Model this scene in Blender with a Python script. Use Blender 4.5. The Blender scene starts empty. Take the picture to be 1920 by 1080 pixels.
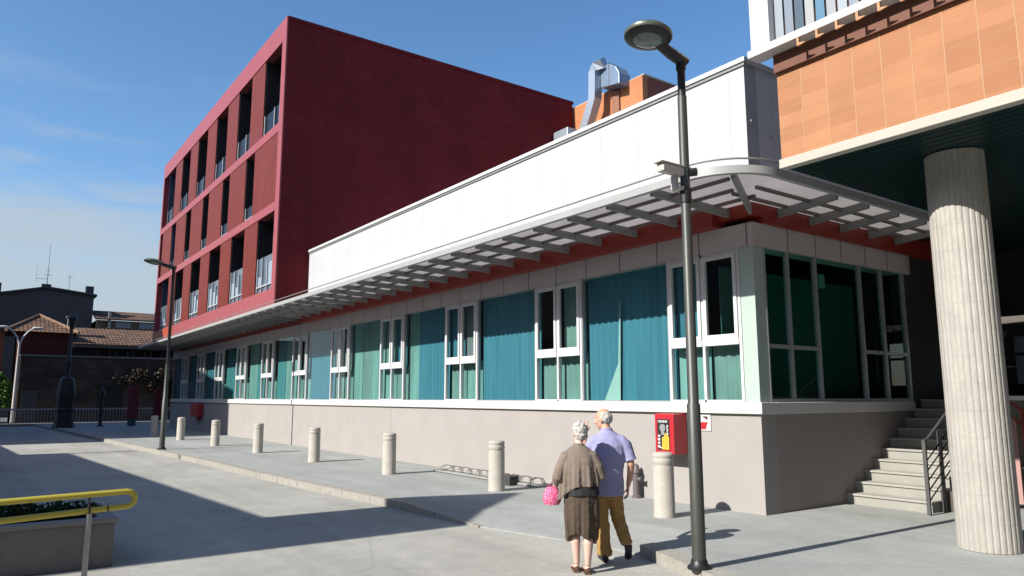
import bpy, bmesh, math, random
from mathutils import Vector, Matrix, noise
random.seed(7)
R = math.radians
scene = bpy.context.scene
COL = scene.collection

# ------------------------------------------------------------------ camera, world, sun, exposure
cam_d = bpy.data.cameras.new('camera'); cam = bpy.data.objects.new('camera', cam_d); COL.objects.link(cam)
cam_d.sensor_width = 36.0; cam_d.lens = 36.0 * 1376.6 / 1920.0
cam_d.clip_start = 0.05; cam_d.clip_end = 6000
yaw, pitch, roll = R(-54.24), R(8.46), R(-0.08)
fw = Vector((math.sin(yaw)*math.cos(pitch), math.cos(yaw)*math.cos(pitch), math.sin(pitch)))
r0 = Vector((math.cos(yaw), -math.sin(yaw), 0)); u0 = r0.cross(fw)
rr = r0*math.cos(roll)+u0*math.sin(roll); uu = -r0*math.sin(roll)+u0*math.cos(roll)
M = Matrix((rr, uu, -fw)).transposed().to_4x4(); M.translation = Vector((0, 0, 1.8))
cam.matrix_world = M
scene.camera = cam

SUN_EL = R(35.0); SUN_H = Vector((0.03, 1.0, 0)).normalized()        # where the light travels
sd = bpy.data.lights.new('sun', 'SUN'); sd.energy = 5.0; sd.angle = R(0.5); sd.color = (1.0, 0.955, 0.88)
sun = bpy.data.objects.new('sun', sd); COL.objects.link(sun)
ldir = Vector((SUN_H.x*math.cos(SUN_EL), SUN_H.y*math.cos(SUN_EL), -math.sin(SUN_EL)))
sun.rotation_euler = ldir.to_track_quat('-Z', 'Y').to_euler()
sun.location = (-10, -30, 40)

w = bpy.data.worlds.new('World'); scene.world = w; w.use_nodes = True
nt = w.node_tree; nt.nodes.clear()
def N(t, ty, **k):
    n = t.nodes.new(ty)
    for a, b in k.items(): setattr(n, a, b)
    return n
wo = N(nt, 'ShaderNodeOutputWorld'); bg = N(nt, 'ShaderNodeBackground'); bg.inputs['Strength'].default_value = 0.104
sky = N(nt, 'ShaderNodeTexSky', sky_type='NISHITA', sun_disc=False)
sky.sun_elevation = SUN_EL; sky.sun_rotation = math.atan2(-SUN_H.x, -SUN_H.y); sky.air_density = 1.0; sky.dust_density = 0.8; sky.ozone_density = 2.2
tc = N(nt, 'ShaderNodeTexCoord'); sep = N(nt, 'ShaderNodeSeparateXYZ')
nt.links.new(tc.outputs['Generated'], sep.inputs[0])
mp = N(nt, 'ShaderNodeMapping'); mp.inputs['Scale'].default_value = (1.6, 1.6, 9.0)
nt.links.new(tc.outputs['Generated'], mp.inputs['Vector'])
ns = N(nt, 'ShaderNodeTexNoise'); ns.inputs['Scale'].default_value = 2.2; ns.inputs['Detail'].default_value = 7; ns.inputs['Roughness'].default_value = 0.55
nt.links.new(mp.outputs[0], ns.inputs['Vector'])
def wmath(op, a, b=None, c=None):
    n = N(nt, 'ShaderNodeMath', operation=op); n.use_clamp = False
    for i, v in enumerate((a, b, c)):
        if v is None: continue
        if isinstance(v, (int, float)): n.inputs[i].default_value = v
        else: nt.links.new(v, n.inputs[i])
    return n.outputs[0]
def wmap(v, a, b, c, d):
    n = N(nt, 'ShaderNodeMapRange'); n.interpolation_type = 'SMOOTHSTEP'
    nt.links.new(v, n.inputs[0])
    for i, x in enumerate((a, b, c, d)): n.inputs[i+1].default_value = x
    return n.outputs[0]
elev = wmath('ADD', sep.outputs['Z'], wmath('MULTIPLY', wmath('SUBTRACT', ns.outputs['Fac'], 0.5), 0.22))
bank = wmath('MULTIPLY', wmap(elev, 0.16, 0.27, 0.90, 0.0), wmap(sep.outputs['X'], -0.93, -0.55, 1.0, 0.35))
wisp = wmath('MULTIPLY', wmath('MULTIPLY', wmap(ns.outputs['Fac'], 0.47, 0.68, 0.0, 0.70), wmap(sep.outputs['Z'], 0.42, 0.24, 0.0, 1.0)), wmap(sep.outputs['Y'], 0.42, 0.05, 0.0, 1.0))
cmask = wmath('MAXIMUM', bank, wisp)
mixc = N(nt, 'ShaderNodeMix', data_type='RGBA')
gam = N(nt, 'ShaderNodeHueSaturation'); gam.inputs['Saturation'].default_value = 1.2; gam.inputs['Value'].default_value = 1.04
nt.links.new(sky.outputs[0], gam.inputs['Color'])
nt.links.new(cmask, mixc.inputs['Factor']); nt.links.new(gam.outputs[0], mixc.inputs['A']); mixc.inputs['B'].default_value = (2.75, 3.2, 3.6, 1)
nt.links.new(mixc.outputs['Result'], bg.inputs['Color']); nt.links.new(bg.outputs[0], wo.inputs['Surface'])

scene.view_settings.view_transform = 'Standard'; scene.view_settings.look = 'None'
scene.view_settings.exposure = 0.8; scene.view_settings.gamma = 1.0
scene.cycles.max_bounces = 8; scene.cycles.transparent_max_bounces = 16

# ------------------------------------------------------------------ materials
MATS = {}
AL = 0.58
def sc_(c): return tuple(x*AL for x in c)
def mat(name, col, rough=0.7, metal=0.0, mottle=0.0, scale=4.0, stretch=(1, 1, 1), bump=0.0, bscale=60.0, spec=0.5, fine=0.0, fscale=120.0):
    if name in MATS: return MATS[name]
    col = sc_(col)
    m = bpy.data.materials.new(name); m.use_nodes = True; t = m.node_tree; b = t.nodes['Principled BSDF']
    b.inputs['Roughness'].default_value = rough; b.inputs['Metallic'].default_value = metal
    b.inputs['Specular IOR Level'].default_value = spec
    b.inputs['Base Color'].default_value = (*col, 1)
    tcn = N(t, 'ShaderNodeTexCoord'); mpn = N(t, 'ShaderNodeMapping'); mpn.inputs['Scale'].default_value = stretch
    t.links.new(tcn.outputs['Object'], mpn.inputs['Vector'])
    src = None
    if mottle or fine:
        n1 = N(t, 'ShaderNodeTexNoise'); n1.inputs['Scale'].default_value = scale; n1.inputs['Detail'].default_value = 6; n1.inputs['Roughness'].default_value = 0.6
        n2 = N(t, 'ShaderNodeTexNoise'); n2.inputs['Scale'].default_value = fscale; n2.inputs['Detail'].default_value = 2
        t.links.new(mpn.outputs[0], n1.inputs['Vector']); t.links.new(tcn.outputs['Object'], n2.inputs['Vector'])
        r1 = N(t, 'ShaderNodeMapRange'); t.links.new(n1.outputs['Fac'], r1.inputs[0])
        for i, x in enumerate((0.25, 0.75, 1-mottle, 1+mottle)): r1.inputs[i+1].default_value = x
        r2 = N(t, 'ShaderNodeMapRange'); t.links.new(n2.outputs['Fac'], r2.inputs[0])
        for i, x in enumerate((0.25, 0.75, 1-fine, 1+fine)): r2.inputs[i+1].default_value = x
        mu = N(t, 'ShaderNodeMath', operation='MULTIPLY'); t.links.new(r1.outputs[0], mu.inputs[0]); t.links.new(r2.outputs[0], mu.inputs[1])
        vm = N(t, 'ShaderNodeVectorMath', operation='SCALE'); vm.inputs[0].default_value = col; t.links.new(mu.outputs[0], vm.inputs['Scale'])
        t.links.new(vm.outputs[0], b.inputs['Base Color'])
    if bump:
        nb = N(t, 'ShaderNodeTexNoise'); nb.inputs['Scale'].default_value = bscale; nb.inputs['Detail'].default_value = 4
        t.links.new(mpn.outputs[0], nb.inputs['Vector'])
        bp = N(t, 'ShaderNodeBump'); bp.inputs['Strength'].default_value = bump; bp.inputs['Distance'].default_value = 0.02
        t.links.new(nb.outputs['Fac'], bp.inputs['Height']); t.links.new(bp.outputs[0], b.inputs['Normal'])
    MATS[name] = m; return m

def panel_mat(name, c1, c2, line, axes, w_, h_, mortar=0.012, rough=0.6, offset=0.0, metal=0.0, mottle=0.06, off=(0, 0), bump=0.3, ribs=0.0, ribaxis=2, smooth=0.1, squash=1.0, mscale=1.5):
    """panelled / tiled cladding: real panel colours with joints, laid on two object axes"""
    if name in MATS: return MATS[name]
    c1, c2, line = sc_(c1), sc_(c2), sc_(line)
    m = bpy.data.materials.new(name); m.use_nodes = True; t = m.node_tree; b = t.nodes['Principled BSDF']
    b.inputs['Roughness'].default_value = rough; b.inputs['Metallic'].default_value = metal
    tcn = N(t, 'ShaderNodeTexCoord'); sp = N(t, 'ShaderNodeSeparateXYZ'); t.links.new(tcn.outputs['Object'], sp.inputs[0])
    cb = N(t, 'ShaderNodeCombineXYZ')
    a0 = N(t, 'ShaderNodeMath', operation='ADD'); a0.inputs[1].default_value = off[0]; t.links.new(sp.outputs['XYZ'.index(axes[0])], a0.inputs[0])
    a1 = N(t, 'ShaderNodeMath', operation='ADD'); a1.inputs[1].default_value = off[1]; t.links.new(sp.outputs['XYZ'.index(axes[1])], a1.inputs[0])
    t.links.new(a0.outputs[0], cb.inputs[0]); t.links.new(a1.outputs[0], cb.inputs[1])
    br = N(t, 'ShaderNodeTexBrick'); br.offset = offset; br.squash = squash
    br.inputs['Scale'].default_value = 1.0; br.inputs['Brick Width'].default_value = w_; br.inputs['Row Height'].default_value = h_
    br.inputs['Mortar Size'].default_value = mortar; br.inputs['Mortar Smooth'].default_value = smooth; br.inputs['Bias'].default_value = 0.0
    br.inputs['Color1'].default_value = (*c1, 1); br.inputs['Color2'].default_value = (*c2, 1); br.inputs['Mortar'].default_value = (*line, 1)
    t.links.new(cb.outputs[0], br.inputs['Vector'])
    n1 = N(t, 'ShaderNodeTexNoise'); n1.inputs['Scale'].default_value = mscale; n1.inputs['Detail'].default_value = 6
    t.links.new(tcn.outputs['Object'], n1.inputs['Vector'])
    r1 = N(t, 'ShaderNodeMapRange'); t.links.new(n1.outputs['Fac'], r1.inputs[0])
    for i, x in enumerate((0.25, 0.75, 1-mottle, 1+mottle)): r1.inputs[i+1].default_value = x
    vm = N(t, 'ShaderNodeVectorMath', operation='SCALE'); t.links.new(br.outputs['Color'], vm.inputs[0]); t.links.new(r1.outputs[0], vm.inputs['Scale'])
    t.links.new(vm.outputs[0], b.inputs['Base Color'])
    hsrc = br.outputs['Fac']
    inv = N(t, 'ShaderNodeMath', operation='SUBTRACT'); inv.inputs[0].default_value = 1.0; t.links.new(hsrc, inv.inputs[1]); hsrc = inv.outputs[0]
    if ribs:
        wv = N(t, 'ShaderNodeMath', operation='MULTIPLY'); wv.inputs[1].default_value = 2*math.pi/ribs; t.links.new(sp.outputs[ribaxis], wv.inputs[0])
        sn = N(t, 'ShaderNodeMath', operation='SINE'); t.links.new(wv.outputs[0], sn.inputs[0])
        ad = N(t, 'ShaderNodeMath', operation='MULTIPLY_ADD'); ad.inputs[1].default_value = 0.5; t.links.new(sn.outputs[0], ad.inputs[0]); t.links.new(hsrc, ad.inputs[2]); hsrc = ad.outputs[0]
    bp = N(t, 'ShaderNodeBump'); bp.inputs['Strength'].default_value = bump; bp.inputs['Distance'].default_value = 0.02
    t.links.new(hsrc, bp.inputs['Height']); t.links.new(bp.outputs[0], b.inputs['Normal'])
    b.inputs['Specular IOR Level'].default_value = 0.22
    MATS[name] = m; return m

def glass_mat(name, tint, refl=1.0, rough=0.0):
    if name in MATS: return MATS[name]
    m = bpy.data.materials.new(name); m.use_nodes = True; t = m.node_tree; t.nodes.clear()
    o = N(t, 'ShaderNodeOutputMaterial'); mx = N(t, 'ShaderNodeMixShader'); tr = N(t, 'ShaderNodeBsdfTransparent'); gl = N(t, 'ShaderNodeBsdfGlossy')
    tr.inputs['Color'].default_value = (*tint, 1); gl.inputs['Roughness'].default_value = rough
    fr = N(t, 'ShaderNodeFresnel'); fr.inputs['IOR'].default_value = 1.45
    ml = N(t, 'ShaderNodeMath', operation='MULTIPLY'); ml.inputs[1].default_value = refl; t.links.new(fr.outputs[0], ml.inputs[0])
    ge = N(t, 'ShaderNodeNewGeometry'); ss = N(t, 'ShaderNodeMath', operation='SUBTRACT'); ss.inputs[0].default_value = 1.0; t.links.new(ge.outputs['Backfacing'], ss.inputs[1])
    m2 = N(t, 'ShaderNodeMath', operation='MULTIPLY'); t.links.new(ml.outputs[0], m2.inputs[0]); t.links.new(ss.outputs[0], m2.inputs[1])
    nz = N(t, 'ShaderNodeTexNoise'); nz.inputs['Scale'].default_value = 0.8; tcn = N(t, 'ShaderNodeTexCoord'); t.links.new(tcn.outputs['Object'], nz.inputs['Vector'])
    bp = N(t, 'ShaderNodeBump'); bp.inputs['Strength'].default_value = 0.02; bp.inputs['Distance'].default_value = 0.05; t.links.new(nz.outputs['Fac'], bp.inputs['Height']); t.links.new(bp.outputs[0], gl.inputs['Normal'])
    t.links.new(m2.outputs[0], mx.inputs[0]); t.links.new(tr.outputs[0], mx.inputs[1]); t.links.new(gl.outputs[0], mx.inputs[2]); t.links.new(mx.outputs[0], o.inputs['Surface'])
    MATS[name] = m; return m

def sheet_mat(name, col, trans=0.3):
    if name in MATS: return MATS[name]
    m = bpy.data.materials.new(name); m.use_nodes = True; t = m.node_tree; t.nodes.clear()
    o = N(t, 'ShaderNodeOutputMaterial'); mx = N(t, 'ShaderNodeMixShader'); d = N(t, 'ShaderNodeBsdfDiffuse'); tl = N(t, 'ShaderNodeBsdfTranslucent')
    d.inputs['Color'].default_value = (*col, 1); tl.inputs['Color'].default_value = (*col, 1); mx.inputs[0].default_value = trans
    nz = N(t, 'ShaderNodeTexNoise'); nz.inputs['Scale'].default_value = 1.3; tcn = N(t, 'ShaderNodeTexCoord'); t.links.new(tcn.outputs['Object'], nz.inputs['Vector'])
    r1 = N(t, 'ShaderNodeMapRange'); t.links.new(nz.outputs['Fac'], r1.inputs[0])
    for i, x in enumerate((0.25, 0.75, 0.88, 1.1)): r1.inputs[i+1].default_value = x
    vm = N(t, 'ShaderNodeVectorMath', operation='SCALE'); vm.inputs[0].default_value = col; t.links.new(r1.outputs[0], vm.inputs['Scale'])
    t.links.new(vm.outputs[0], d.inputs['Color']); t.links.new(vm.outputs[0], tl.inputs['Color'])
    t.links.new(d.outputs[0], mx.inputs[1]); t.links.new(tl.outputs[0], mx.inputs[2]); t.links.new(mx.outputs[0], o.inputs['Surface'])
    MATS[name] = m; return m

# ------------------------------------------------------------------ mesh helpers
class MB:
    def __init__(s): s.v = []; s.f = []; s.smooth = False
    def add(s, vs, fs):
        o = len(s.v); s.v += [tuple(v) for v in vs]; s.f += [tuple(i+o for i in f) for f in fs]; return s
    def box(s, a, b):
        x0, x1 = sorted((a[0], b[0])); y0, y1 = sorted((a[1], b[1])); z0, z1 = sorted((a[2], b[2]))
        return s.add([(x0,y0,z0),(x1,y0,z0),(x1,y1,z0),(x0,y1,z0),(x0,y0,z1),(x1,y0,z1),(x1,y1,z1),(x0,y1,z1)],
                     [(0,3,2,1),(4,5,6,7),(0,1,5,4),(1,2,6,5),(2,3,7,6),(3,0,4,7)])
    def hexa(s, p):   # 8 points bottom 4 then top 4 (ccw)
        return s.add(p, [(0,3,2,1),(4,5,6,7),(0,1,5,4),(1,2,6,5),(2,3,7,6),(3,0,4,7)])
    def prism(s, poly, d):   # polygon (3d points) extruded by vector d
        n = len(poly); d = Vector(d); p = [Vector(q) for q in poly]
        return s.add(p+[q+d for q in p], [tuple(range(n-1, -1, -1)), tuple(range(n, 2*n))]+[(i, (i+1) % n, n+(i+1) % n, n+i) for i in range(n)])
    def loft(s, rings, cap=True, closed=False):
        n = len(rings[0]); vs = [p for r in rings for p in r]; fs = []
        for k in range(len(rings)-(0 if closed else 1)):
            a = k*n; b = ((k+1) % len(rings))*n
            for i in range(n): j = (i+1) % n; fs.append((a+i, a+j, b+j, b+i))
        if cap and not closed:
            fs.append(tuple(range(n-1, -1, -1))); fs.append(tuple((len(rings)-1)*n+i for i in range(n)))
        return s.add(vs, fs)
    def tube(s, pts, r, n=10, cap=True, ry=None, side=None):
        pts = [Vector(p) for p in pts]; rs = r if isinstance(r, (list, tuple)) else [r]*len(pts); rys = ry if ry is not None else rs
        if not isinstance(rys, (list, tuple)): rys = [rys]*len(pts)
        rings = []; prev = None
        for i, p in enumerate(pts):
            a = pts[max(i-1, 0)]; b = pts[min(i+1, len(pts)-1)]; t = (b-a).normalized()
            if side is not None: x = Vector(side)
            elif prev is not None: x = prev
            else: x = Vector((1, 0, 0)) if abs(t.x) < 0.8 else Vector((0, 1, 0))
            x = (x-t*x.dot(t)).normalized(); y = t.cross(x); prev = x
            rings.append([p+x*rs[i]*math.cos(2*math.pi*k/n)+y*rys[i]*math.sin(2*math.pi*k/n) for k in range(n)])
        return s.loft(rings, cap)
    def bar(s, a, b, wx, wy, up=(0, 0, 1)):
        a = Vector(a); b = Vector(b); t = (b-a).normalized(); u = Vector(up); x = t.cross(u)
        if x.length < 1e-4: x = t.cross(Vector((0, 1, 0)))
        x.normalize(); y = x.cross(t)
        q = lambda p: [p-x*wx/2-y*wy/2, p+x*wx/2-y*wy/2, p+x*wx/2+y*wy/2, p-x*wx/2+y*wy/2]
        return s.loft([q(a), q(b)])
    def lathe(s, c, prof, n=24, axis=(0, 0, 1)):
        c = Vector(c); z = Vector(axis).normalized(); x = Vector((1, 0, 0)) if abs(z.x) < .8 else Vector((0, 1, 0)); x = (x-z*x.dot(z)).normalized(); y = z.cross(x)
        return s.loft([[c+z*h+(x*math.cos(2*math.pi*k/n)+y*math.sin(2*math.pi*k/n))*r for k in range(n)] for r, h in prof])
    def ell(s, c, rx, ry, rz, n=16, m=10, ax=None):
        c = Vector(c); X, Y, Z = ax if ax else (Vector((1,0,0)), Vector((0,1,0)), Vector((0,0,1))); rings = []
        for i in range(m+1):
            th = math.pi*(i+0.02)/(m+0.04); rings.append([c-Z*rz*math.cos(th)+(X*rx*math.cos(2*math.pi*k/n)+Y*ry*math.sin(2*math.pi*k/n))*math.sin(th) for k in range(n)])
        return s.loft(rings)

def link(o, parent=None):
    COL.objects.link(o)
    if parent is not None: o.parent = parent
    return o
def root_loc(p):
    while p.parent is not None: p = p.parent
    return Vector(p.location)
def obj(name, mb, m, parent=None, smooth=False, bevel=0.0, loc=None, normals=True):
    """one mesh object; mb is in world coordinates, stored relative to its thing's base"""
    base = root_loc(parent) if parent is not None else Vector(loc if loc is not None else (0, 0, 0))
    me = bpy.data.meshes.new(name); me.from_pydata([tuple(Vector(v)-base) for v in mb.v], [], mb.f); me.update()
    if normals:
        bm = bmesh.new(); bm.from_mesh(me); bmesh.ops.recalc_face_normals(bm, faces=bm.faces); bm.to_mesh(me); bm.free()
    me.materials.append(m)
    if smooth:
        for p in me.polygons: p.use_smooth = True
        try: me.set_sharp_from_angle(angle=R(40))
        except Exception: pass
    o = bpy.data.objects.new(name, me); link(o, parent)
    if parent is None: o.location = base
    if bevel:
        b = o.modifiers.new('bevel', 'BEVEL'); b.width = bevel; b.segments = 2; b.limit_method = 'ANGLE'; b.angle_limit = R(40)
    return o
def tag(o, label=None, cat=None, group=None, kind=None):
    if label: o['label'] = label
    if cat: o['category'] = cat
    if group: o['group'] = group
    if kind: o['kind'] = kind
    return o
def thing(name, label, cat, loc=(0, 0, 0), group=None):
    o = bpy.data.objects.new(name, None); COL.objects.link(o); o.location = loc; o.empty_display_size = 0.2
    return tag(o, label, cat, group)
def struct(name, mb, m, **k):
    return tag(obj(name, mb, m, **k), kind='structure')
def copy_thing(root, loc, label, group=None):
    r = root.copy(); COL.objects.link(r); r.location = loc; r['label'] = label
    if group: r['group'] = group
    for ch in list(root.children):
        c = ch.copy(); COL.objects.link(c); c.parent = r
        for g in list(ch.children):
            d = g.copy(); COL.objects.link(d); d.parent = c
    return r

# palette
def ground_mat(name, base, blotch, fine, crack, streak_rot, stain):
    m = bpy.data.materials.new(name); m.use_nodes = True; t = m.node_tree; b = t.nodes['Principled BSDF']; b.inputs['Roughness'].default_value = 0.9; b.inputs['Specular IOR Level'].default_value = 0.25
    tcn = N(t, 'ShaderNodeTexCoord'); mpn = N(t, 'ShaderNodeMapping'); mpn.inputs['Rotation'].default_value = (0, 0, streak_rot); mpn.inputs['Scale'].default_value = (1, 1, 1); t.links.new(tcn.outputs['Object'], mpn.inputs['Vector'])
    mps = N(t, 'ShaderNodeMapping'); mps.inputs['Rotation'].default_value = (0, 0, streak_rot); mps.inputs['Scale'].default_value = (0.12, 1.4, 1); t.links.new(tcn.outputs['Object'], mps.inputs['Vector'])
    def nz(vec, sc, det, lo, hi, amp, ro=0.6):
        n = N(t, 'ShaderNodeTexNoise'); n.inputs['Scale'].default_value = sc; n.inputs['Detail'].default_value = det; n.inputs['Roughness'].default_value = ro; t.links.new(vec, n.inputs['Vector'])
        r = N(t, 'ShaderNodeMapRange'); t.links.new(n.outputs['Fac'], r.inputs[0])
        for i, x in enumerate((lo, hi, 1-amp, 1+amp)): r.inputs[i+1].default_value = x
        return r.outputs[0], n.outputs['Fac']
    A, _ = nz(mpn.outputs[0], 0.35, 7, 0.3, 0.7, blotch); B, bf = nz(mpn.outputs[0], 45, 3, 0.25, 0.75, fine, 0.7); S, _ = nz(mps.outputs[0], 1.0, 6, 0.3, 0.7, stain); C, _ = nz(mpn.outputs[0], 3.2, 6, 0.3, 0.7, blotch*0.6)
    def mul(a, c_):
        n = N(t, 'ShaderNodeMath', operation='MULTIPLY'); t.links.new(a, n.inputs[0]); t.links.new(c_, n.inputs[1]); return n.outputs[0]
    k = mul(mul(A, B), mul(S, C))
    # thin cracks / patch joints
    vo = N(t, 'ShaderNodeTexVoronoi', feature='DISTANCE_TO_EDGE'); vo.inputs['Scale'].default_value = 0.17; t.links.new(mpn.outputs[0], vo.inputs['Vector'])
    rc = N(t, 'ShaderNodeMapRange'); t.links.new(vo.outputs['Distance'], rc.inputs[0])
    for i, x in enumerate((0.0, 0.006, 1-crack, 1.0)): rc.inputs[i+1].default_value = x
    k = mul(k, rc.outputs[0])
    vm = N(t, 'ShaderNodeVectorMath', operation='SCALE'); vm.inputs[0].default_value = base; t.links.new(k, vm.inputs['Scale']); t.links.new(vm.outputs[0], b.inputs['Base Color'])
    bp = N(t, 'ShaderNodeBump'); bp.inputs['Strength'].default_value = 0.35; bp.inputs['Distance'].default_value = 0.012; t.links.new(bf, bp.inputs['Height']); t.links.new(bp.outputs[0], b.inputs['Normal'])
    MATS[name] = m; return m
m_road = ground_mat('road_asphalt', (0.285, 0.278, 0.250), 0.15, 0.24, 0.12, R(4), 0.13)
m_pave = ground_mat('pavement_concrete', (0.25, 0.258, 0.247), 0.11, 0.17, 0.10, R(4), 0.11)
m_kerb = panel_mat('kerb_stone', (0.47, 0.445, 0.39), (0.43, 0.41, 0.36), (0.22, 0.21, 0.19), 'XY', 1.0, 5.0, 0.01, 0.85, mottle=0.14, bump=0.2, mscale=9)
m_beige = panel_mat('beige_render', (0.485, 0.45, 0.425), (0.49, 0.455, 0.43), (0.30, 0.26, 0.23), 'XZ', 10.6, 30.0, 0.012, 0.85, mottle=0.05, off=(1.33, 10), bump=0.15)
m_white = mat('white_paint', (0.84, 0.84, 0.83), 0.45, mottle=0.025, scale=1.5)
m_sill = mat('white_sill', (0.82, 0.815, 0.79), 0.5, mottle=0.03, scale=2.5, stretch=(1, 1, .3))
m_frame = mat('white_aluminium', (0.86, 0.86, 0.87), 0.4)
m_mull = mat('grey_aluminium', (0.55, 0.56, 0.58), 0.4, 0.3)
m_head = panel_mat('grey_cladding', (0.70, 0.635, 0.62), (0.685, 0.62, 0.605), (0.16, 0.15, 0.15), 'XZ', 0.915, 3.0, 0.012, 0.55, off=(0.08, 1.0), bump=0.25, mottle=0.04)
m_heady = panel_mat('grey_cladding_return', (0.70, 0.635, 0.62), (0.685, 0.62, 0.605), (0.16, 0.15, 0.15), 'YZ', 0.76, 3.0, 0.012, 0.55, off=(-0.1, 1.0), bump=0.25, mottle=0.04)
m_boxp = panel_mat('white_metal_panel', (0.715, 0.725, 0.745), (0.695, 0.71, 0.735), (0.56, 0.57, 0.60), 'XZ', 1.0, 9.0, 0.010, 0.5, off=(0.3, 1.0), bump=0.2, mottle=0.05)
m_boxr = panel_mat('white_metal_panel_shade_lift', (1.05, 1.04, 1.12), (1.02, 1.01, 1.09), (0.80, 0.80, 0.86), 'YZ', 1.0, 9.0, 0.008, 0.5, off=(0.3, 1.0), bump=0.15, mottle=0.02)  # same white panel, colour raised to lighten the shaded return
m_redb = mat('red_beam_paint', (0.36, 0.035, 0.02), 0.5, mottle=0.08, scale=2)
m_steel = mat('painted_grey_steel', (0.33, 0.35, 0.34), 0.5, 0.1, mottle=0.06, scale=4)
m_canopy = sheet_mat('translucent_sheet', (0.33, 0.305, 0.312), 0.50)
m_glass = glass_mat('clear_green_glass', (0.80, 0.93, 0.92), 1.25)
m_glassd = glass_mat('dark_green_glass', (0.42, 0.75, 0.66), 0.8)
m_teal = mat('teal_curtain_cloth', (0.058, 0.235, 0.325), 0.9, mottle=0.22, scale=2.0, stretch=(9, 1, .25))
m_teal2 = mat('green_teal_curtain_cloth', (0.075, 0.29, 0.32), 0.9, mottle=0.18, scale=1.6, stretch=(7, 1, .3))
m_sheer = mat('pale_green_curtain_cloth', (0.23, 0.42, 0.39), 0.9, mottle=0.30, scale=1.2, stretch=(4, 1, .5))
m_frost = mat('frosted_back_panel', (0.20, 0.335, 0.30), 0.7, mottle=0.22, scale=1.6)
m_dark = mat('dark_interior', (0.030, 0.034, 0.034), 0.9, mottle=0.2)
m_cornerg = mat('pale_green_corner_panel', (0.60, 0.72, 0.66), 0.12, mottle=0.03, spec=0.8)
m_mar = panel_mat('maroon_metal_cladding', (0.205, 0.0155, 0.021), (0.180, 0.0132, 0.018), (0.135, 0.0095, 0.013), 'YZ', 0.62, 0.80, 0.014, 0.75, mottle=0.16, off=(0.2, 0.1), bump=0.35, ribs=0.11, ribaxis=2, mscale=0.5)
m_pink = panel_mat('red_sheet_frame', (0.46, 0.115, 0.125), (0.445, 0.11, 0.12), (0.38, 0.09, 0.10), 'XZ', 1.83, 40, 0.012, 0.38, bump=0.15, mottle=0.05)
m_ribp = panel_mat('ribbed_red_panel', (0.24, 0.040, 0.025), (0.215, 0.035, 0.021), (0.17, 0.03, 0.022), 'XZ', 0.30, 40, 0.014, 0.5, mottle=0.10, bump=0.5, ribs=0.15, ribaxis=0)
m_jamb = mat('dark_red_jamb', (0.20, 0.035, 0.035), 0.6, mottle=0.08)
m_dglass = mat('dark_window_glass', (0.014, 0.016, 0.022), 0.25, spec=0.22)
m_blind = mat('pale_blue_blind', (0.36, 0.45, 0.55), 0.6, mottle=0.18, scale=3, stretch=(6, 1, 1))
m_tile = panel_mat('orange_terracotta_tile', (0.61, 0.295, 0.15), (0.51, 0.23, 0.115), (0.50, 0.235, 0.11), 'XZ', 0.336, 0.172, 0.0025, 0.75, mottle=0.08, off=(0.0, -4.545), bump=0.25, mscale=2.6)
m_tile2 = panel_mat('far_orange_tile', (0.66, 0.27, 0.12), (0.60, 0.23, 0.10), (0.60, 0.32, 0.20), 'XZ', 0.8, 0.6, 0.012, 0.75, mottle=0.07, bump=0.2)
m_cream = mat('cream_concrete', (0.64, 0.60, 0.52), 0.8, mottle=0.08, scale=3, stretch=(.4, 1, 1))
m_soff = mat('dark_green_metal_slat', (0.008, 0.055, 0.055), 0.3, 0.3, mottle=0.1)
m_col = mat('white_marble_mosaic', (0.54, 0.51, 0.455), 0.6, mottle=0.14, scale=9, stretch=(1, 1, .35), fine=0.07, fscale=40, bump=0.25, bscale=45)
m_grout = mat('grey_grout', (0.40, 0.38, 0.35), 0.9)
m_step = mat('pale_stone_step', (0.44, 0.43, 0.38), 0.8, mottle=0.10, scale=5, fine=0.06)
m_bol = mat('white_stone_bollard', (0.60, 0.555, 0.49), 0.8, mottle=0.12, scale=7, fine=0.10, fscale=60, bump=0.3)
m_pole = mat('grey_green_lamp_paint', (0.085, 0.09, 0.08), 0.45, 0.2, mottle=0.12, scale=5)
m_poled = mat('dark_lamp_paint', (0.022, 0.025, 0.028), 0.45, 0.2)
m_lens = mat('milky_lamp_glass', (0.20, 0.28, 0.26), 0.15, mottle=0.2, scale=14)
m_whitep = mat('white_plastic', (0.70, 0.68, 0.62), 0.45)
m_black = mat('black_metal', (0.012, 0.012, 0.014), 0.5)
m_redbox = mat('red_box_paint', (0.62, 0.03, 0.045), 0.4, mottle=0.04, scale=6)
m_yell = mat('yellow_rail_paint', (0.68, 0.56, 0.06), 0.42, mottle=0.08, scale=6)
m_zinc = mat('galvanised_steel', (0.46, 0.48, 0.50), 0.4, 0.7, mottle=0.1, scale=7)
m_granite = mat('grey_granite', (0.22, 0.205, 0.20), 0.75, mottle=0.12, scale=5, fine=0.25, fscale=110)
m_soil = mat('dark_soil', (0.035, 0.028, 0.02), 0.95, mottle=0.3)
m_leafd = mat('dark_green_leaf', (0.022, 0.055, 0.018), 0.9, spec=.1, mottle=0.35, scale=8)
m_leafb = mat('bright_green_leaf', (0.20, 0.38, 0.07), 0.6, mottle=0.35, scale=3)
m_leafy = mat('brown_yellow_leaf', (0.075, 0.048, 0.02), 0.7, mottle=0.4, scale=3)
m_bark = mat('brown_bark', (0.10, 0.07, 0.05), 0.9, mottle=0.2)

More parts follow.
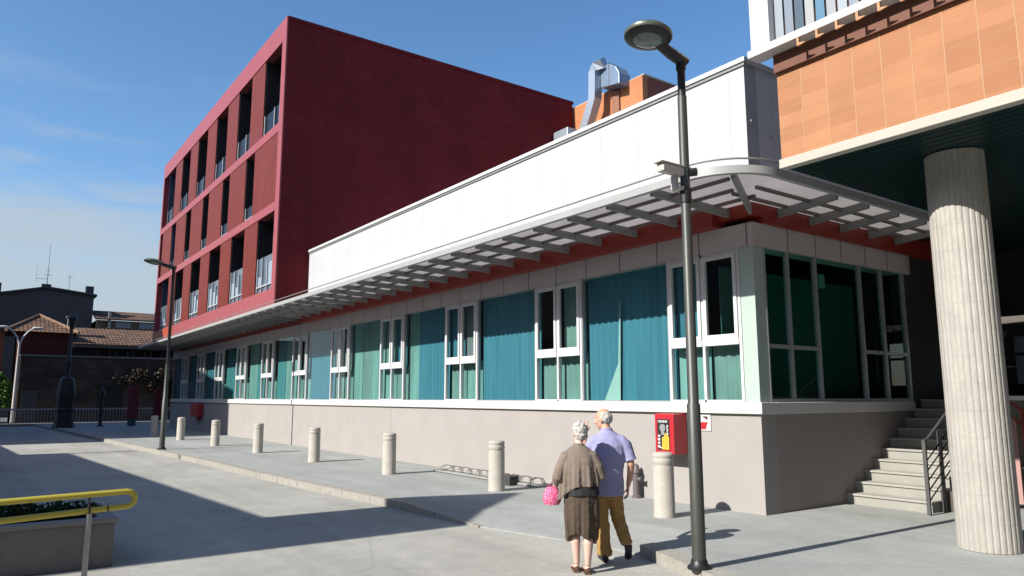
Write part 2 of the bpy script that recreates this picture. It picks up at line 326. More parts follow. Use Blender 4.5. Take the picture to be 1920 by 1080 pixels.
# ------------------------------------------------------------------ ground
D = 9.29          # plane of the long front
struct('ground', MB().add([(-900, -400, -0.03), (500, -400, -0.03), (500, 700, -0.03), (-900, 700, -0.03)], [(0, 1, 2, 3)]), mat('far_ground', (0.20, 0.20, 0.19), 0.95, mottle=0.1, scale=0.05))
struct('road', MB().add([(-58.5, -30, 0), (30, -30, 0), (30, 30, 0), (-58.5, 30, 0)], [(0, 1, 2, 3)]), m_road)
PE = [(-58, 3.0, .12), (-47, 3.75, .12), (-38.82, 4.19, .12), (-26.1, 4.9, .12), (-20.74, 5.2, .12), (-17.36, 5.3, .12), (-14.98, 5.44, .12), (-12.85, 5.58, .12),
      (-10.86, 5.75, .12), (-10.5, 5.76, .10), (-8.9, 5.85, .016), (-6.9, 6.3, .016), (-6.27, 6.32, .016), (-6.25, 6.33, .12), (-5.64, 6.13, .12), (-4.94, 5.88, .12), (-3.4, 5.3, .12), (0, 4.1, .12), (8, 1.6, .12), (14, 0, .12)]
pv = MB(); rows = []
for x, y, z in PE: rows.append([(x, y, -.02), (x, y, z), (x, y+1.15, .12), (x, 9.0, .12), (x, 30, .12)])
vs = [p for r_ in rows for p in r_]; fs = []
for i in range(len(rows)-1):
    for j in range(4): fs.append((i*5+j, (i+1)*5+j, (i+1)*5+j+1, i*5+j+1))
pv.add(vs, fs); struct('pavement', pv, m_pave)
kb = MB(); rings = []
for x, y, z in PE[1:11]:
    rings.append([(x, y-.03, -.02), (x, y-.03, z+.006), (x, y+.20, z+.007), (x, y+.20, z-.05)])
kb.loft(rings)
rings = []
for x, y, z in PE[13:]:
    rings.append([(x, y-.03, -.02), (x, y-.03, z+.006), (x, y+.20, z+.007), (x, y+.20, z-.05)])
kb.loft(rings)
struct('kerb', kb, m_kerb)

# ------------------------------------------------------------------ white pavilion
XR = -6.69; XL = -47.4; YB = 13.75
Z0 = .12; ZS0 = 1.55; ZS1 = 1.72; ZG = 4.06; ZH = 4.42
pav = thing('low_building', 'long low building with beige base, teal curtained windows and white upper box', 'building', (XR, D, Z0))
mb = MB().box((XL, D, 0.0), (XR, D+.35, ZS0)); obj('base_wall', mb, m_beige, pav)
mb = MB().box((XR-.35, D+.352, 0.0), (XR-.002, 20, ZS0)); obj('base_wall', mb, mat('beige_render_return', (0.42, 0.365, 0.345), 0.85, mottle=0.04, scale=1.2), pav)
sl = MB().box((XL, D-.06, ZS0), (XR+.06, D+.30, ZS1)); sl.box((XR-.30, D+.302, ZS0), (XR+.06, YB, ZS1)); obj('window_sill', sl, m_sill, pav, bevel=.008)
hd = MB().box((XL, D-.03, ZG), (XR+.03, D+.3, ZH)); obj('header_cladding', hd, m_head, pav)
hd = MB().box((XR-.3, D+.302, ZG), (XR+.029, YB+.25, ZH)); obj('header_cladding', hd, m_heady, pav)
# interior
core = MB().box((XL, 11.2, .2), (-9.6, 19.9, 4.8)); core.box((XL, D+.32, 1.30), (XR-.36, 19.9, 1.54)); core.box((XL, D+.32, 4.44), (XR-.31, 19.9, 4.7)); core.box((-9.5, 13.6, 1.56), (XR-.36, 19.8, 4.4))
obj('interior', core, m_dark, pav)
# side wall beyond glass + entrance recess
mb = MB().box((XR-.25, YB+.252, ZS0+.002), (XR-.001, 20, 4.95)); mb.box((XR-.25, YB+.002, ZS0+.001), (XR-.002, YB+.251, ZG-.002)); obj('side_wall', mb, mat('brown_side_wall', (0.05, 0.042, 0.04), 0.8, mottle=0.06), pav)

PITCH = 3.66; W0 = -6.95; WW = 1.46
def ubar(mb_, a, b): mb_.box(a, b)
def curtain(name, x0, x1, y, z0, z1, m, parent, amp=.009, per=.17, seed=0):
    rnd = random.Random(seed); n = max(8, int((x1-x0)/.022)); top = []; bot = []; ph = rnd.random()*6; ph2 = rnd.random()*6
    mb_ = MB(); vs = []; fs = []
    zs = [z0, z0+(z1-z0)*.35, z0+(z1-z0)*.7, z1]
    for i in range(n+1):
        x = x0+(x1-x0)*i/n
        for k, z in enumerate(zs):
            pp = 2*math.pi*x/per+ph+0.9*math.sin(x*2.3+ph2)+0.15*k
            vs.append((x, y+amp*math.sin(pp)*(1-.12*k)+.008*math.sin(x*37+ph), z))
    for i in range(n):
        for k in range(3): fs.append((i*4+k, (i+1)*4+k, (i+1)*4+k+1, i*4+k+1))
    mb_.add(vs, fs); o = obj(name, mb_, m, parent, smooth=True, normals=False); return o
def window_unit(x0, x1, kinds, i):
    fr = MB(); t = .05; y0 = D-.012; y1 = D+.08
    fr.box((x0, y0, ZS1), (x0+t, y1, ZG)); fr.box((x1-t, y0, ZS1), (x1, y1, ZG))
    xm = (x0+x1)/2; fr.box((xm-t/2, y0, ZS1), (xm+t/2, y1, ZG))
    zt = 2.64; fr.box((x0+t, y0-.02, zt-.05), (xm-t/2, y1-.003, zt+.05)); fr.box((xm+t/2, y0-.02, zt-.05), (x1-t, y1-.003, zt+.05))
    fr.box((x0+t, y0, ZS1), (x1-t, y1-.003, ZS1+.035)); fr.box((x0+t, y0, ZG-.05), (x1-t, y1-.003, ZG))
    f = obj('window', fr, m_frame, pav, bevel=.004)
    gl = MB()
    for k, (a, b) in enumerate(((x0+t, xm-t/2), (xm+t/2, x1-t))):
        gl.add([(a, D+.03, ZS1+.03), (b, D+.03, ZS1+.03), (b, D+.03, zt-.05), (a, D+.03, zt-.05)], [(0, 1, 2, 3)])
        s = MB(); q = .065; z0 = zt+.052; z1 = ZG-.052; yy = D-.035
        s.box((a+.004, yy, z0), (a+q, D+.02, z1)); s.box((b-q, yy, z0), (b-.004, D+.02, z1)); s.box((a+q, yy, z0), (b-q, D+.018, z0+q)); s.box((a+q, yy, z1-q), (b-q, D+.018, z1))
        so = obj('sash', s, m_frame, f, bevel=.004)
        gl.add([(a+q, D, z0+q), (b-q, D, z0+q), (b-q, D, z1-q), (a+q, D, z1-q)], [(0, 1, 2, 3)])
        kd = kinds[k]
        if kd == 'dark': pass
        elif kd == 'teal': curtain('curtain', a, b, D+.16, zt, ZG, m_teal, f, .018, .13, i*7+k)
        elif kd == 'blind': obj('curtain', MB().box((a, D+.12, zt), (b, D+.125, ZG)), mat('grey_blind', (0.20, 0.22, 0.22), 0.8, mottle=0.1, scale=9, stretch=(8, 1, .3)), f)
        elif kd == 'green': curtain('curtain', a, b, D+.16, zt, ZG, m_frost, f, .012, .13, i*7+k)
        curtain('curtain', a-.02, b+.02, D+.19+.006*k, ZS1, zt, m_frost if (i+k) % 3 else m_sheer, f, .01, .22, i*11+k)
    obj('pane', gl, m_glass, f, normals=False)
def pane_unit(x0, x1, m, i, split=None):
    fr = MB(); t = .022; y0 = D+.0; y1 = D+.07
    fr.box((x0, y0, ZS1), (x0+t, y1, ZG)); fr.box((x1-t, y0, ZS1), (x1, y1, ZG)); fr.box((x0+t, y0, ZS1), (x1-t, y1-.002, ZS1+.02)); fr.box((x0+t, y0, ZG-.02), (x1-t, y1-.002, ZG))
    f = obj('window', fr, m_mull, pav)
    obj('pane', MB().add([(x0+t, D+.03, ZS1+.02), (x1-t, D+.03, ZS1+.02), (x1-t, D+.03, ZG-.02), (x0+t, D+.03, ZG-.02)], [(0, 1, 2, 3)]), m_glass, f, normals=False)
    if split:
        for (a, b, mm) in split: curtain('curtain', x0+(x1-x0)*a, x0+(x1-x0)*b, D+.17+.01*(mm is not m_teal), ZS1, ZG+.05, mm, f, .009, .17, i*5+int(a*10))
    else: curtain('curtain', x0-.02, x1+.02, D+.17, ZS1, ZG+.05, m, f, .009, .17, i*5)
kindlist = [('teal', 'dark'), ('dark', 'green'), ('teal', 'blind'), ('green', 'teal'), ('blind', 'green'), ('dark', 'teal'), ('blind', 'blind'), ('teal', 'dark')]
splits = {0: None, 1: None, 2: [(0, .28, m_sheer), (.25, 1.0, m_teal)], 3: [(0, .30, m_sheer), (.30, .62, m_frost), (.6, 1.0, m_sheer)], 4: None, 5: [(0, .45, m_teal2), (.45, 1, m_sheer)], 6: [(0, .5, m_sheer), (.5, 1, m_teal2)], 7: None}  # pale left strip of the third pane stands for a green reflection
for i in range(11):
    xr = W0-PITCH*i
    window_unit(xr-WW, xr, kindlist[i % 8], i)
    x0 = max(xr-PITCH+.004, XL)
    pane_unit(x0, xr-WW-.004, (m_teal, m_teal, m_teal, m_sheer, m_teal, m_teal2, m_frost, m_teal2)[i % 8], i, splits.get(i))
# folded loose edge of the curtain by the corner
fold = MB().add([(-10.13, D+.115, ZS1+.02), (-9.70, D+.10, ZS1+.02), (-9.66, D+.11, 3.55), (-9.70, D+.125, 3.5), (-9.76, D+.118, 2.4)], [(0, 1, 4), (1, 2, 3), (1, 3, 4)])
obj('curtain_lining', fold, mat('white_curtain_lining', (0.42, 0.60, 0.56), 0.9, mottle=.1), pav, normals=False)
# corner panel
mb = MB().box((W0+.004, D-.004, ZS1+.002), (XR, D+.25, ZG-.002)); obj('corner_panel', mb, m_cornerg, pav, bevel=.004)
# end windows (facing the alley)
ys = [D+.25, 10.15, 10.91, 12.26, 12.97, YB]
fr = MB(); X0 = XR-.06; X1 = XR+.012
for k, y in enumerate(ys):
    wv = .028; fr.box((X0, y-wv if k else y, ZS1+.002), (X1, y+wv, ZG-.002))
for a, b in ((0, 1), (1, 2), (3, 4), (4, 5)): fr.box((X0, ys[a]+.03, 2.53), (X1-.004, ys[b]-.03, 2.59))
for a in range(5): fr.box((X0, ys[a]+.03, ZS1+.001), (X1-.004, ys[a+1]-.03, ZS1+.05))
ef = obj('end_window', fr, m_mull, pav)
g = MB()
for a in range(5): g.add([(XR-.03, ys[a]+.02, ZS1), (XR-.03, ys[a+1]-.02, ZS1), (XR-.03, ys[a+1]-.02, ZG), (XR-.03, ys[a]+.02, ZG)], [(0, 1, 2, 3)])
obj('pane', g, m_glassd, ef, normals=False)
obj('door_handle', MB().bar((XR+.05, 12.86, 2.0), (XR+.05, 12.86, 3.0), .03, .05).bar((XR-.01, 12.86, 2.1), (XR+.05, 12.86, 2.1), .02, .02).bar((XR-.01, 12.86, 2.9), (XR+.05, 12.86, 2.9), .02, .02), m_mull, ef)
# a pale lantern hanging inside is seen through the end window
obj('curtain', MB().box((XR-.9, D+.31, ZS0+.01), (XR-.88, 13.58, 3.9)), mat('dark_green_curtain', (0.06, 0.21, 0.18), .9, mottle=.25, scale=1.0, stretch=(1, 3, .3)), ef)
obj('sign_panel', MB().box((-6.95, 11.35, 3.62), (-6.90, 11.52, 3.85)), mat('pale_sign', (0.5, 0.62, 0.6), 0.5), pav)
# red beam under the canopy, upper white box
rb = MB().box((-25.6, D-.22, ZH+.002), (-7.25, D+.2, 4.95)); rb.box((-47.3, D-.05, ZH+.002), (-25.602, D+.2, 4.95)); rb.box((-7.248, D-.08, ZH+.10), (XR+.08, D+.2, 4.95)); rb.box((XR-.3, D+.202, ZH+.002), (XR+.079, 16.99, 4.95))
obj('red_beam', rb, m_redb, pav)
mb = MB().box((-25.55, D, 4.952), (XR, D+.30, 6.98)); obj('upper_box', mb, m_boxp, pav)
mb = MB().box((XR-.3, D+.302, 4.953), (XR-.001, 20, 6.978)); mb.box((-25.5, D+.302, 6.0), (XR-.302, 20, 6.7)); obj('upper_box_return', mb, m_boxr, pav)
cp = MB().box((-25.55, D-.05, 6.982), (XR+.05, D+.35, 7.06)); cp.box((XR-.35, D+.352, 6.982), (XR+.05, 20, 7.058)); obj('coping', cp, m_white, pav, bevel=.006)
obj('drip_strip', MB().box((-25.54, D-.025, 6.93), (XR+.025, D-.001, 6.979)), m_steel, pav)
for (yy, zz) in ((D+.13, 6.05), (D+.6, 5.9)): obj('bolt', MB().lathe((XR, yy, zz), [(.025, -.01), (.025, .02)], 10, (1, 0, 0)), m_mull, pav)

# canopy
YE = 7.42; XE = -5.52; RC = .78; ZC = 4.70
path = [(-47.6, YE), (-30, YE), (-16, YE), (XE-RC, YE)]
for k in range(1, 17):
    a = -math.pi/2+math.pi/2*k/16; path.append((XE-RC+RC*math.cos(a), YE+RC+RC*math.sin(a)))
path += [(XE, 10), (XE, 11.5), (XE, 13.7)]
sheet = MB()
inner = [(x, D-.05) for x, y in path[:4]]+[(XR+.05, D-.05)]*16+[(XR+.05, y) for x, y in path[-3:]]
inner = [(min(p[0], XR+.05), p[1]) for p in inner]
vs = []; fs = []
for (a, b), (c, d_) in zip(path, inner): vs += [(a, b, ZC+.05), (c, d_, ZC+.005)]
for i in range(len(path)-1): fs.append((2*i, 2*i+1, 2*i+3, 2*i+2))
sheet.add(vs, fs); can = obj('canopy', sheet, m_canopy, pav)
def offs(o_):
    out = []
    for i, (x, y) in enumerate(path):
        a = Vector(path[max(i-1, 0)]); b = Vector(path[min(i+1, len(path)-1)]); t = (b-a).normalized(); n = Vector((t.y, -t.x)); out.append((x+n.x*o_, y+n.y*o_))
    return out
def strip(o0, o1, z0, z1):
    A = offs(o0); B = offs(o1); return MB().loft([[(a[0], a[1], z0), (b[0], b[1], z0), (b[0], b[1], z1), (a[0], a[1], z1)] for a, b in zip(A, B)])
obj('gutter', strip(-.03, .05, ZC-.06, ZC+.045), mat('pale_gutter_paint', (0.50, 0.51, 0.505), 0.45, mottle=.06), can, smooth=True)
obj('top_rail', MB().tube([(x, y, ZC+.14) for x, y in offs(.02)], .014, 8), m_steel, can, smooth=True)
def rib(a, b, za, zb, zt):
    m_ = MB(); a = Vector(a); b = Vector(b); t = (b-a).normalized(); n = Vector((-t.y, t.x, 0))*.028
    A = Vector((a.x, a.y, 0)); B = Vector((b.x, b.y, 0)); Z = Vector((0, 0, 1))
    m_.hexa([A-n+Z*za, B-n+Z*zb, B+n+Z*zb, A+n+Z*za, A-n+Z*(za+.13), B-n+Z*zt, B+n+Z*zt, A+n+Z*(za+.13)])
    obj('rib', m_, m_steel, can)
k = 0; x = -7.05
while x > -47.3:
    rib((x, D-.05, 0), (x, YE+.10, 0), 4.545, 4.625, ZC+.035); x -= .915
rib((XR+.03, D-.05, 0), (XE-.30, YE+.32, 0), 4.52, 4.615, ZC+.035)
for y in (9.85, 10.71, 11.6, 12.5, 13.4): rib((XR+.09, y, 0), (XE-.10, y, 0), 4.545, 4.625, ZC+.035)
pu = MB()
for y in (7.92, 8.42, 8.92): pu.box((-47.3, y-.022, ZC-.035), (XE-.50 if y < 8.2 else XR+.35, y+.022, ZC+.012))
for x in (-6.45, -6.05): pu.box((x-.022, 8.55, ZC-.034), (x+.022, 13.6, ZC+.011))
obj('purlin', pu, mat('brown_steel', (0.20, 0.16, 0.15), .5, .1, mottle=.08), can)

# ------------------------------------------------------------------ red building
RX = -25.45; RL = -47.6; RY = 8.1; RZ0 = 5.03; RZ1 = 15.78
red = thing('red_building', 'tall dark red block with three storeys of slit windows and a blank maroon side', 'building', (RX, RY, RZ0))
mb = MB().box((RX-.25, RY+.06, RZ0), (RX, 21.9, RZ1-.12)); obj('side_cladding', mb, m_mar, red)
mb = MB().box((RL+.1, RY+.9, RZ0+.02), (RX-.252, 21.8, RZ1-.2)); obj('body', mb, m_jamb, red)
obj('roof_edge', MB().box((RX-.3, RY+.061, RZ1-.118), (RX+.04, 21.95, RZ1)), m_mar, red)
fr = MB()
FRW = .42
for (ya, yb, xm) in ((RY, RY+.058, RX+.012), (RY+.0585, RY+.448, RX-.302)):
    fr.box((RL, ya, 14.92), (xm, yb, RZ1+.01)); fr.box((RL, ya, RZ0-.02), (xm, yb, 5.62))
    fr.box((RX-FRW, ya+.0005, 5.62), (xm, yb-.0005, 14.92)); fr.box((RL, ya+.0005, 5.62), (RL+.25, yb-.0005, 14.92))
fr.box((RL+.25, RY+.01, 8.48), (RX-FRW, RY+.5, 8.82)); fr.box((RL+.25, RY+.01, 11.45), (RX-FRW, RY+.5, 11.80))
obj('frame', fr, m_pink, red, bevel=.01)
m_cav = mat('loggia_shade_black', (0.022, 0.020, 0.024), .85, mottle=.2)  # recess shade put into the near-black cavity colour
m_raild = mat('pale_frame_paint', (0.52, 0.55, 0.58), .45)
def red_open(x0, x1, z0, z1, style):
    end = x0 < -43.5
    cav = MB().box((x0, RY+.62, z0), (x1, RY+.70, z1)); cav.box((x0, RY+.075, z0), (x0+.02, RY+.62, z1)); cav.box((x1-.02, RY+.075, z0), (x1, RY+.62, z1)); cav.box((x0+.02, RY+.30, z1-.04), (x1-.02, RY+.62, z1))
    wn = obj('window', cav, m_cav if not end else mat('sky_reflection_blue', (0.07, 0.10, 0.15), .3), red)  # end openings coloured blue for the sky they would reflect
    n = 3 if x1-x0 > 1.5 else 1; yy = RY+.07
    if style == 'slit': zt = z0+.55
    elif style == 'low': zt = z0+1.35
    else: zt = z0+.85
    gl = MB().box((x0+.03, yy+.05, z0+.04), (x1-.03, yy+.06, zt))
    obj('pane', gl, mat('pale_blue_pane', (0.15, 0.19, 0.24), .15, mottle=.35, scale=1.5, spec=.5) if style == 'low' else m_dglass, wn)
    b = MB()
    for q in range(n+1):
        if style != 'low' and q == 1: continue
        xx = x0+.08+(x1-x0-.16)*q/n; wd = .03 if (q+int(-x0)) % 2 else .018; b.box((xx-wd, yy, z0+.03), (xx+wd, yy+.045, zt-(.25 if (q == 2 and style == 'low') else 0)))
    b.box((x0+.05, yy+.002, z0+(.22 if style == 'low' else .02)), (x1-.05, yy+.043, z0+(.28 if style == 'low' else .07)))
    obj('sash', b, m_raild, wn)
    if style == 'low':
        for q in range(n):
            k = (q*5+int(-x0*3)) % 4
            if k == 0: continue
            a = x0+.13+(x1-x0-.16)*q/n; c = x0+.04+(x1-x0-.16)*(q+1)/n
            obj('blind', MB().box((a, yy+.041, z0+.30), (c, yy+.048, zt-.05-.22*k)), m_blind, wn)
def red_panel(x0, x1, z0, z1): obj('panel', MB().box((x0, RY+.03, z0), (x1, RY+.074, z1)), m_ribp, red, bevel=.004)
for (z0, z1, style) in ((5.62, 8.48, 'low'), (11.80, 14.92, 'high')):
    xr = RX-FRW
    for i in range(6):
        a = -26.0-3.635*i; x1 = min(a, xr); x0 = max(a-1.92, RL+.25)
        red_open(x0, x1, z0, z1, style)
        if i < 5: red_panel(a-3.635+.0, a-1.92, z0, z1)
a = -28.75; red_panel(a, RX-FRW, 8.82, 11.45)
for i in range(5):
    x1 = a-3.6*i; x0 = x1-1.18; red_open(x0, x1, 8.82, 11.45, 'slit'); red_panel(max(x0-2.42, RL+.25), x0, 8.82, 11.45)
obj('sun_glow_plate', MB().box((RL-.01, RY-.012, RZ0+.03), (-42.2, RY-.001, 5.60)), mat('painted_sun_glow', (0.50, 0.085, 0.03), .5, mottle=.12, scale=.8), red)  # orange-red plate paints sun glow onto the end of the band
obj('soffit', MB().box((RL, RY+.001, RZ0-.06), (RX, 9.2, RZ0-.021)), m_steel, red)

# ------------------------------------------------------------------ orange building on the right
orb = thing('orange_building', 'orange tiled building on a fluted column overhanging the alley', 'building', (-5.3, 8.05, .12))
OX = -5.3; OY = 8.05
obj('tiled_wall', MB().box((OX, OY, 4.785), (8, OY+.3, 6.6)), m_tile, orb)
jv = MB()
for i in range(1, 40): jv.box((OX+.336*i-.006, OY-.0025, 4.786), (OX+.336*i+.006, OY+.01, 5.92))
for i in range(1, 4): jv.box((OX+.001, OY-.0015, 4.786+.33*i-.003), (8, OY+.01, 4.786+.33*i+.003))
obj('tile_joint', jv, mat('pale_mortar', (0.62, 0.36, 0.21), .85, mottle=.1), orb)
obj('side_wall', MB().box((OX, OY+.302, 4.785), (OX+.3, 24, 12)), m_cream, orb)
obj('slab_edge', MB().box((OX-.02, OY-.03, 4.665), (8, OY+.10, 4.783)), m_cream, orb, bevel=.006)
sf = MB()
yq = OY+.12
while yq < 22: sf.box((OX+.02, yq, 4.675), (8, yq+.13, 4.72)); yq += .15
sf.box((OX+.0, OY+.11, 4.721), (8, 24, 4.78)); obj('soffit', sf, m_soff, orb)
lg = MB().box((-5.55, 7.80, 6.17), (8, 8.04, 6.27)); obj('ledge', lg, m_white, orb, bevel=.005)
obj('ledge_shade_band', MB().box((-5.3, 7.99, 5.93), (8, 8.046, 6.168)), mat('ledge_shade_brown', (0.20, 0.07, 0.035), 0.7, mottle=.15), orb)  # dark band painting in the ledge's shadow and the gap below it
obj('pillar', MB().box((-5.53, 7.86, 6.27), (-5.25, 8.2, 9.0)), m_white, orb)
for i in range(9):
    xx = -4.84+.252*i
    b = MB().box((xx, 7.802, 6.065), (xx+.03, 7.83, 6.168)); b.add([(xx+.03, 7.805, 6.065), (xx+.12, 7.805, 6.08), (xx+.03, 7.805, 6.10), (xx+.03, 7.828, 6.065), (xx+.12, 7.828, 6.08), (xx+.03, 7.828, 6.10)], [(0, 1, 2), (3, 5, 4), (0, 3, 4, 1), (1, 4, 5, 2), (2, 5, 3, 0)])
    obj('bracket', b, mat('sun_patch_orange', (0.66, 0.33, 0.15), 0.6), orb)  # small orange shapes stand for sun patches falling through the ledge slots
obj('upper_glazing', MB().box((-5.24, 8.15, 6.272), (8, 8.25, 9)), mat('blue_grey_glazing', (0.10, 0.17, 0.24), 0.12, spec=.7, mottle=.2, scale=1), orb)
for i in range(20):
    xx = -5.235+.142*i; cm = ((0.45, 0.50, 0.56), (0.30, 0.35, 0.42), (0.10, 0.15, 0.20), (0.50, 0.52, 0.50), (0.12, 0.28, 0.42), (0.42, 0.45, 0.47))[i % 6]
    obj('slat', MB().box((xx, 7.98, 6.272), (xx+.115, 8.14, 9)), mat('slat_paint_%d' % (i % 6), cm, 0.35, 0.2), orb)
obj('upper_wall', MB().box((OX+.302, OY+.31, 6.6), (8, 24, 12)), m_cream, orb)
# fluted column
cx, cy, cr = -3.80, 9.29, .315; nf = 30; sec = []
for k in range(nf):
    for q in range(6):
        u_ = q/6; a = 2*math.pi*(k+u_)/nf; sec.append((cr-.010*(abs(2*u_-1)**4), a))
def ring(z, k=1): return [(cx+r_*k*math.cos(a), cy+r_*k*math.sin(a), z) for r_, a in sec]
clm = MB(); zz = .125; z_top = 4.664
rings = [ring(zz)]
while zz < z_top-.001:
    zz = min(zz+.152, z_top); rings.append(ring(zz))
clm.loft(rings); co = obj('column', clm, m_col, orb, smooth=True)
jt = MB(); zz = .125+.152*2
while zz < z_top-.1:
    jt.loft([[(cx+(r_+.0004)*math.cos(a), cy+(r_+.0004)*math.sin(a), zz+dz) for r_, a in sec] for dz in (0, .0025)], cap=False); zz += .304
obj('column_joint', jt, m_grout, co)
# alley end wall with an opening to the light
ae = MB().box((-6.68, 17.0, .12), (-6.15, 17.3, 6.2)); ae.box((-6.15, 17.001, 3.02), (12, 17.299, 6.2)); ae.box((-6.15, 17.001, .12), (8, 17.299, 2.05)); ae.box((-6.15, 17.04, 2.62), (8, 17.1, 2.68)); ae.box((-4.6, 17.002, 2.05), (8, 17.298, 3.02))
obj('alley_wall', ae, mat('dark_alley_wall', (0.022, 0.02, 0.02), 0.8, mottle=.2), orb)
obj('added_alley_cover', MB().box((XR+.085, 13.9, 4.76), (OX-.005, 24, 4.9)), m_soff, orb)  # cover added to keep sun off the alley end wall
obj('alley_beam', MB().box((-6.6, 15.9, 3.18), (4, 16.1, 3.32)), mat('beam_paint', (0.14, 0.125, 0.11), 0.7), orb)

# ------------------------------------------------------------------ stairs and railings in the alley
st = MB(); SX0 = XR+.002; SX1 = -5.38; y = 11.40; z = .12; ri = .163; tr_ = .295
for k in range(10):
    st.box((SX0, y+k*tr_, z), (SX1, y+(k+1)*tr_+(.004 if k < 9 else 2.6), z+ri*(k+1)-.03))
nos = MB()
for k in range(10): nos.box((SX0, y+k*tr_-.025, z+ri*(k+1)-.03), (SX1+.01, y+(k+1)*tr_-.027+(0 if k < 9 else 2.6), z+ri*(k+1)))
stairs = thing('outdoor_steps', 'pale stone steps rising into the alley beside the beige wall', 'steps', (-6.0, 11.4, .12))
obj('risers', st, m_step, stairs); obj('treads', nos, mat('pale_stone_tread', (0.50, 0.49, 0.44), 0.75, mottle=.08, scale=5), stairs, bevel=.004)
obj('cheek_wall', MB().box((SX1+.012, 11.75, .12), (SX1+.22, 12.2, .42)).box((SX1+.012, 12.201, .12), (SX1+.22, 17, .62)), mat('brown_stone', (0.13, 0.11, 0.10), 0.8, mottle=.15), stairs)
m_railg = mat('dark_grey_rail', (0.13, 0.13, 0.13), .5, .2)
rl = thing('stair_railing', 'dark grey metal railing with sloping bars beside the pale steps', 'railing', (-5.3, 11.2, .12))
xx = SX1+.06
for yy, zt in ((11.18, 1.17), (11.66, 1.30), (12.9, 2.02)): obj('post', MB().box((xx-.025, yy-.02, .122 if yy < 12 else .9), (xx+.025, yy+.02, zt)), m_railg, rl)
rm = MB(); sl_ = ri/tr_
for h in (.30, .44, .58, .72, .86): rm.tube([(xx, 11.22, .12+h-.10), (xx, 14.4, .12+h-.10+3.18*sl_)], .010, 6)
obj('bars', rm, m_poled, rl)
obj('handrail', MB().tube([(xx, 11.16, 1.17), (xx, 11.3, 1.2), (xx, 14.4, 1.2+3.1*sl_)], .020, 8), m_railg, rl, smooth=True)
rr2 = thing('red_stair_railing', 'red and pink metal railing behind the fluted column', 'railing', (-5.0, 13.5, .12))
xq = -5.02
obj('post', MB().box((xq-.07, 13.55, .12), (xq+.03, 13.62, 1.5)), mat('pink_post_paint', (0.62, 0.36, 0.33), 0.6, mottle=.1), rr2)
obj('post', MB().box((xq+.10, 13.55, .12), (xq+.14, 13.6, 1.62)), mat('red_rail_paint', (0.40, 0.05, 0.04), 0.5), rr2)
obj('handrail', MB().tube([(xq-.10, 13.5, 1.78), (xq+.9, 13.5, 1.0)], .025, 8).tube([(xq-.05, 13.52, 1.5), (xq+.9, 13.52, .76)], .018, 8), mat('red_rail_paint', (0.40, 0.05, 0.04), 0.5), rr2)
obj('top_bar', MB().box((xq-.13, 13.46, 1.74), (xq+2, 13.54, 1.81)), m_white, rr2)

# ------------------------------------------------------------------ rear orange building with duct
ro = thing('rear_orange_building', 'orange brick rooftop block behind the white box, with a metal duct', 'building', (-24, 22, 0))
obj('front_wall', MB().box((-34, 22, 6), (-20.95, 22.3, 15.5)), m_tile2, ro)
obj('side_wall', MB().box((-21.25, 22.302, 6), (-20.951, 33, 15.48)), mat('dark_red_brick', (0.30, 0.085, 0.055), 0.8, mottle=.15, scale=3), ro)
obj('roof', MB().box((-34, 22.05, 15.502), (-20.9, 33, 15.56)), m_cream, ro)
obj('recess', MB().box((-22.75, 21.9, 12), (-22.3, 21.998, 15.3)), mat('recess_shade_brick', (0.34, 0.15, 0.09), 0.8, mottle=.2), ro)  # darker strip set on the wall, painted as the recess's shade
m_duct = mat('duct_metal', (0.62, 0.70, 0.80), 0.35, 0.55, mottle=.06)
dpth = [(-24.15, 21.3, 13.2), (-23.45, 21.3, 14.5), (-23.2, 21.3, 15.0), (-23.15, 21.3, 16.25), (-23.0, 21.3, 16.45), (-22.6, 21.35, 16.52)]
dc = MB().tube(dpth, .30, 4, side=(1, 1, 0)); obj('duct', dc, m_duct, ro)
obj('elbow', MB().prism([(-22.93, 21.4, 15.45), (-21.75, 21.4, 15.25), (-21.75, 21.4, 15.75), (-21.95, 21.4, 16.1), (-22.3, 21.4, 16.35), (-22.93, 21.4, 16.5)], (0, .7, 0)), mat('sky_tinted_duct_metal', (0.30, 0.40, 0.52), 0.4, 0.45, mottle=.15), ro, bevel=.03)  # reflected sky put into the blue of the elbow
obj('duct_flange', MB().box((-22.42, 21.37, 15.35), (-22.36, 22.13, 16.42)), m_zinc, ro)
obj('roof_unit', MB().box((-25.3, 20.6, 12.6), (-24.3, 21.3, 13.9)), m_duct, ro, bevel=.03)

# ------------------------------------------------------------------ bollards
BP = [(-35.96, 6.43), (-32.15, 6.74), (-27.52, 6.92), (-23.3, 7.13), (-19.15, 7.34), (-15.13, 7.53), (-11.32, 7.8), (-7.48, 8.05)]
BL = ['white stone bollard farthest along the row, just left of the thin far lamp post', 'white stone bollard just right of the far lamp post, second from the far end',
      'white stone bollard in front of the shaded end of the beige wall', 'white stone bollard before the lit beige wall, fourth from the far end',
      'white stone bollard below the vertical joint in the beige wall', 'white stone bollard alone between the wall joint and the bicycle rack',
      'white stone bollard in front of the low bicycle rack, left of the couple', 'large white stone bollard beneath the red wall box, nearest in the row']
prof = [(.155, 0), (.155, .02), (.150, .03), (.148, .70), (.143, .715), (.143, .73), (.150, .745), (.150, .80), (.143, .815), (.143, .828), (.150, .842), (.146, .872), (.125, .892), (.07, .902), (.0, .904)]
b0 = None
for (x, y), l in zip(BP, BL):
    if b0 is None:
        b0 = tag(obj('bollard', MB().lathe((x, y, .118), prof, 28), m_bol, smooth=True, loc=(x, y, .118)), l, 'bollard', 'stone bollards along the pavement')
    else:
        c = b0.copy(); COL.objects.link(c); c.location = (x, y, .118); c['label'] = l

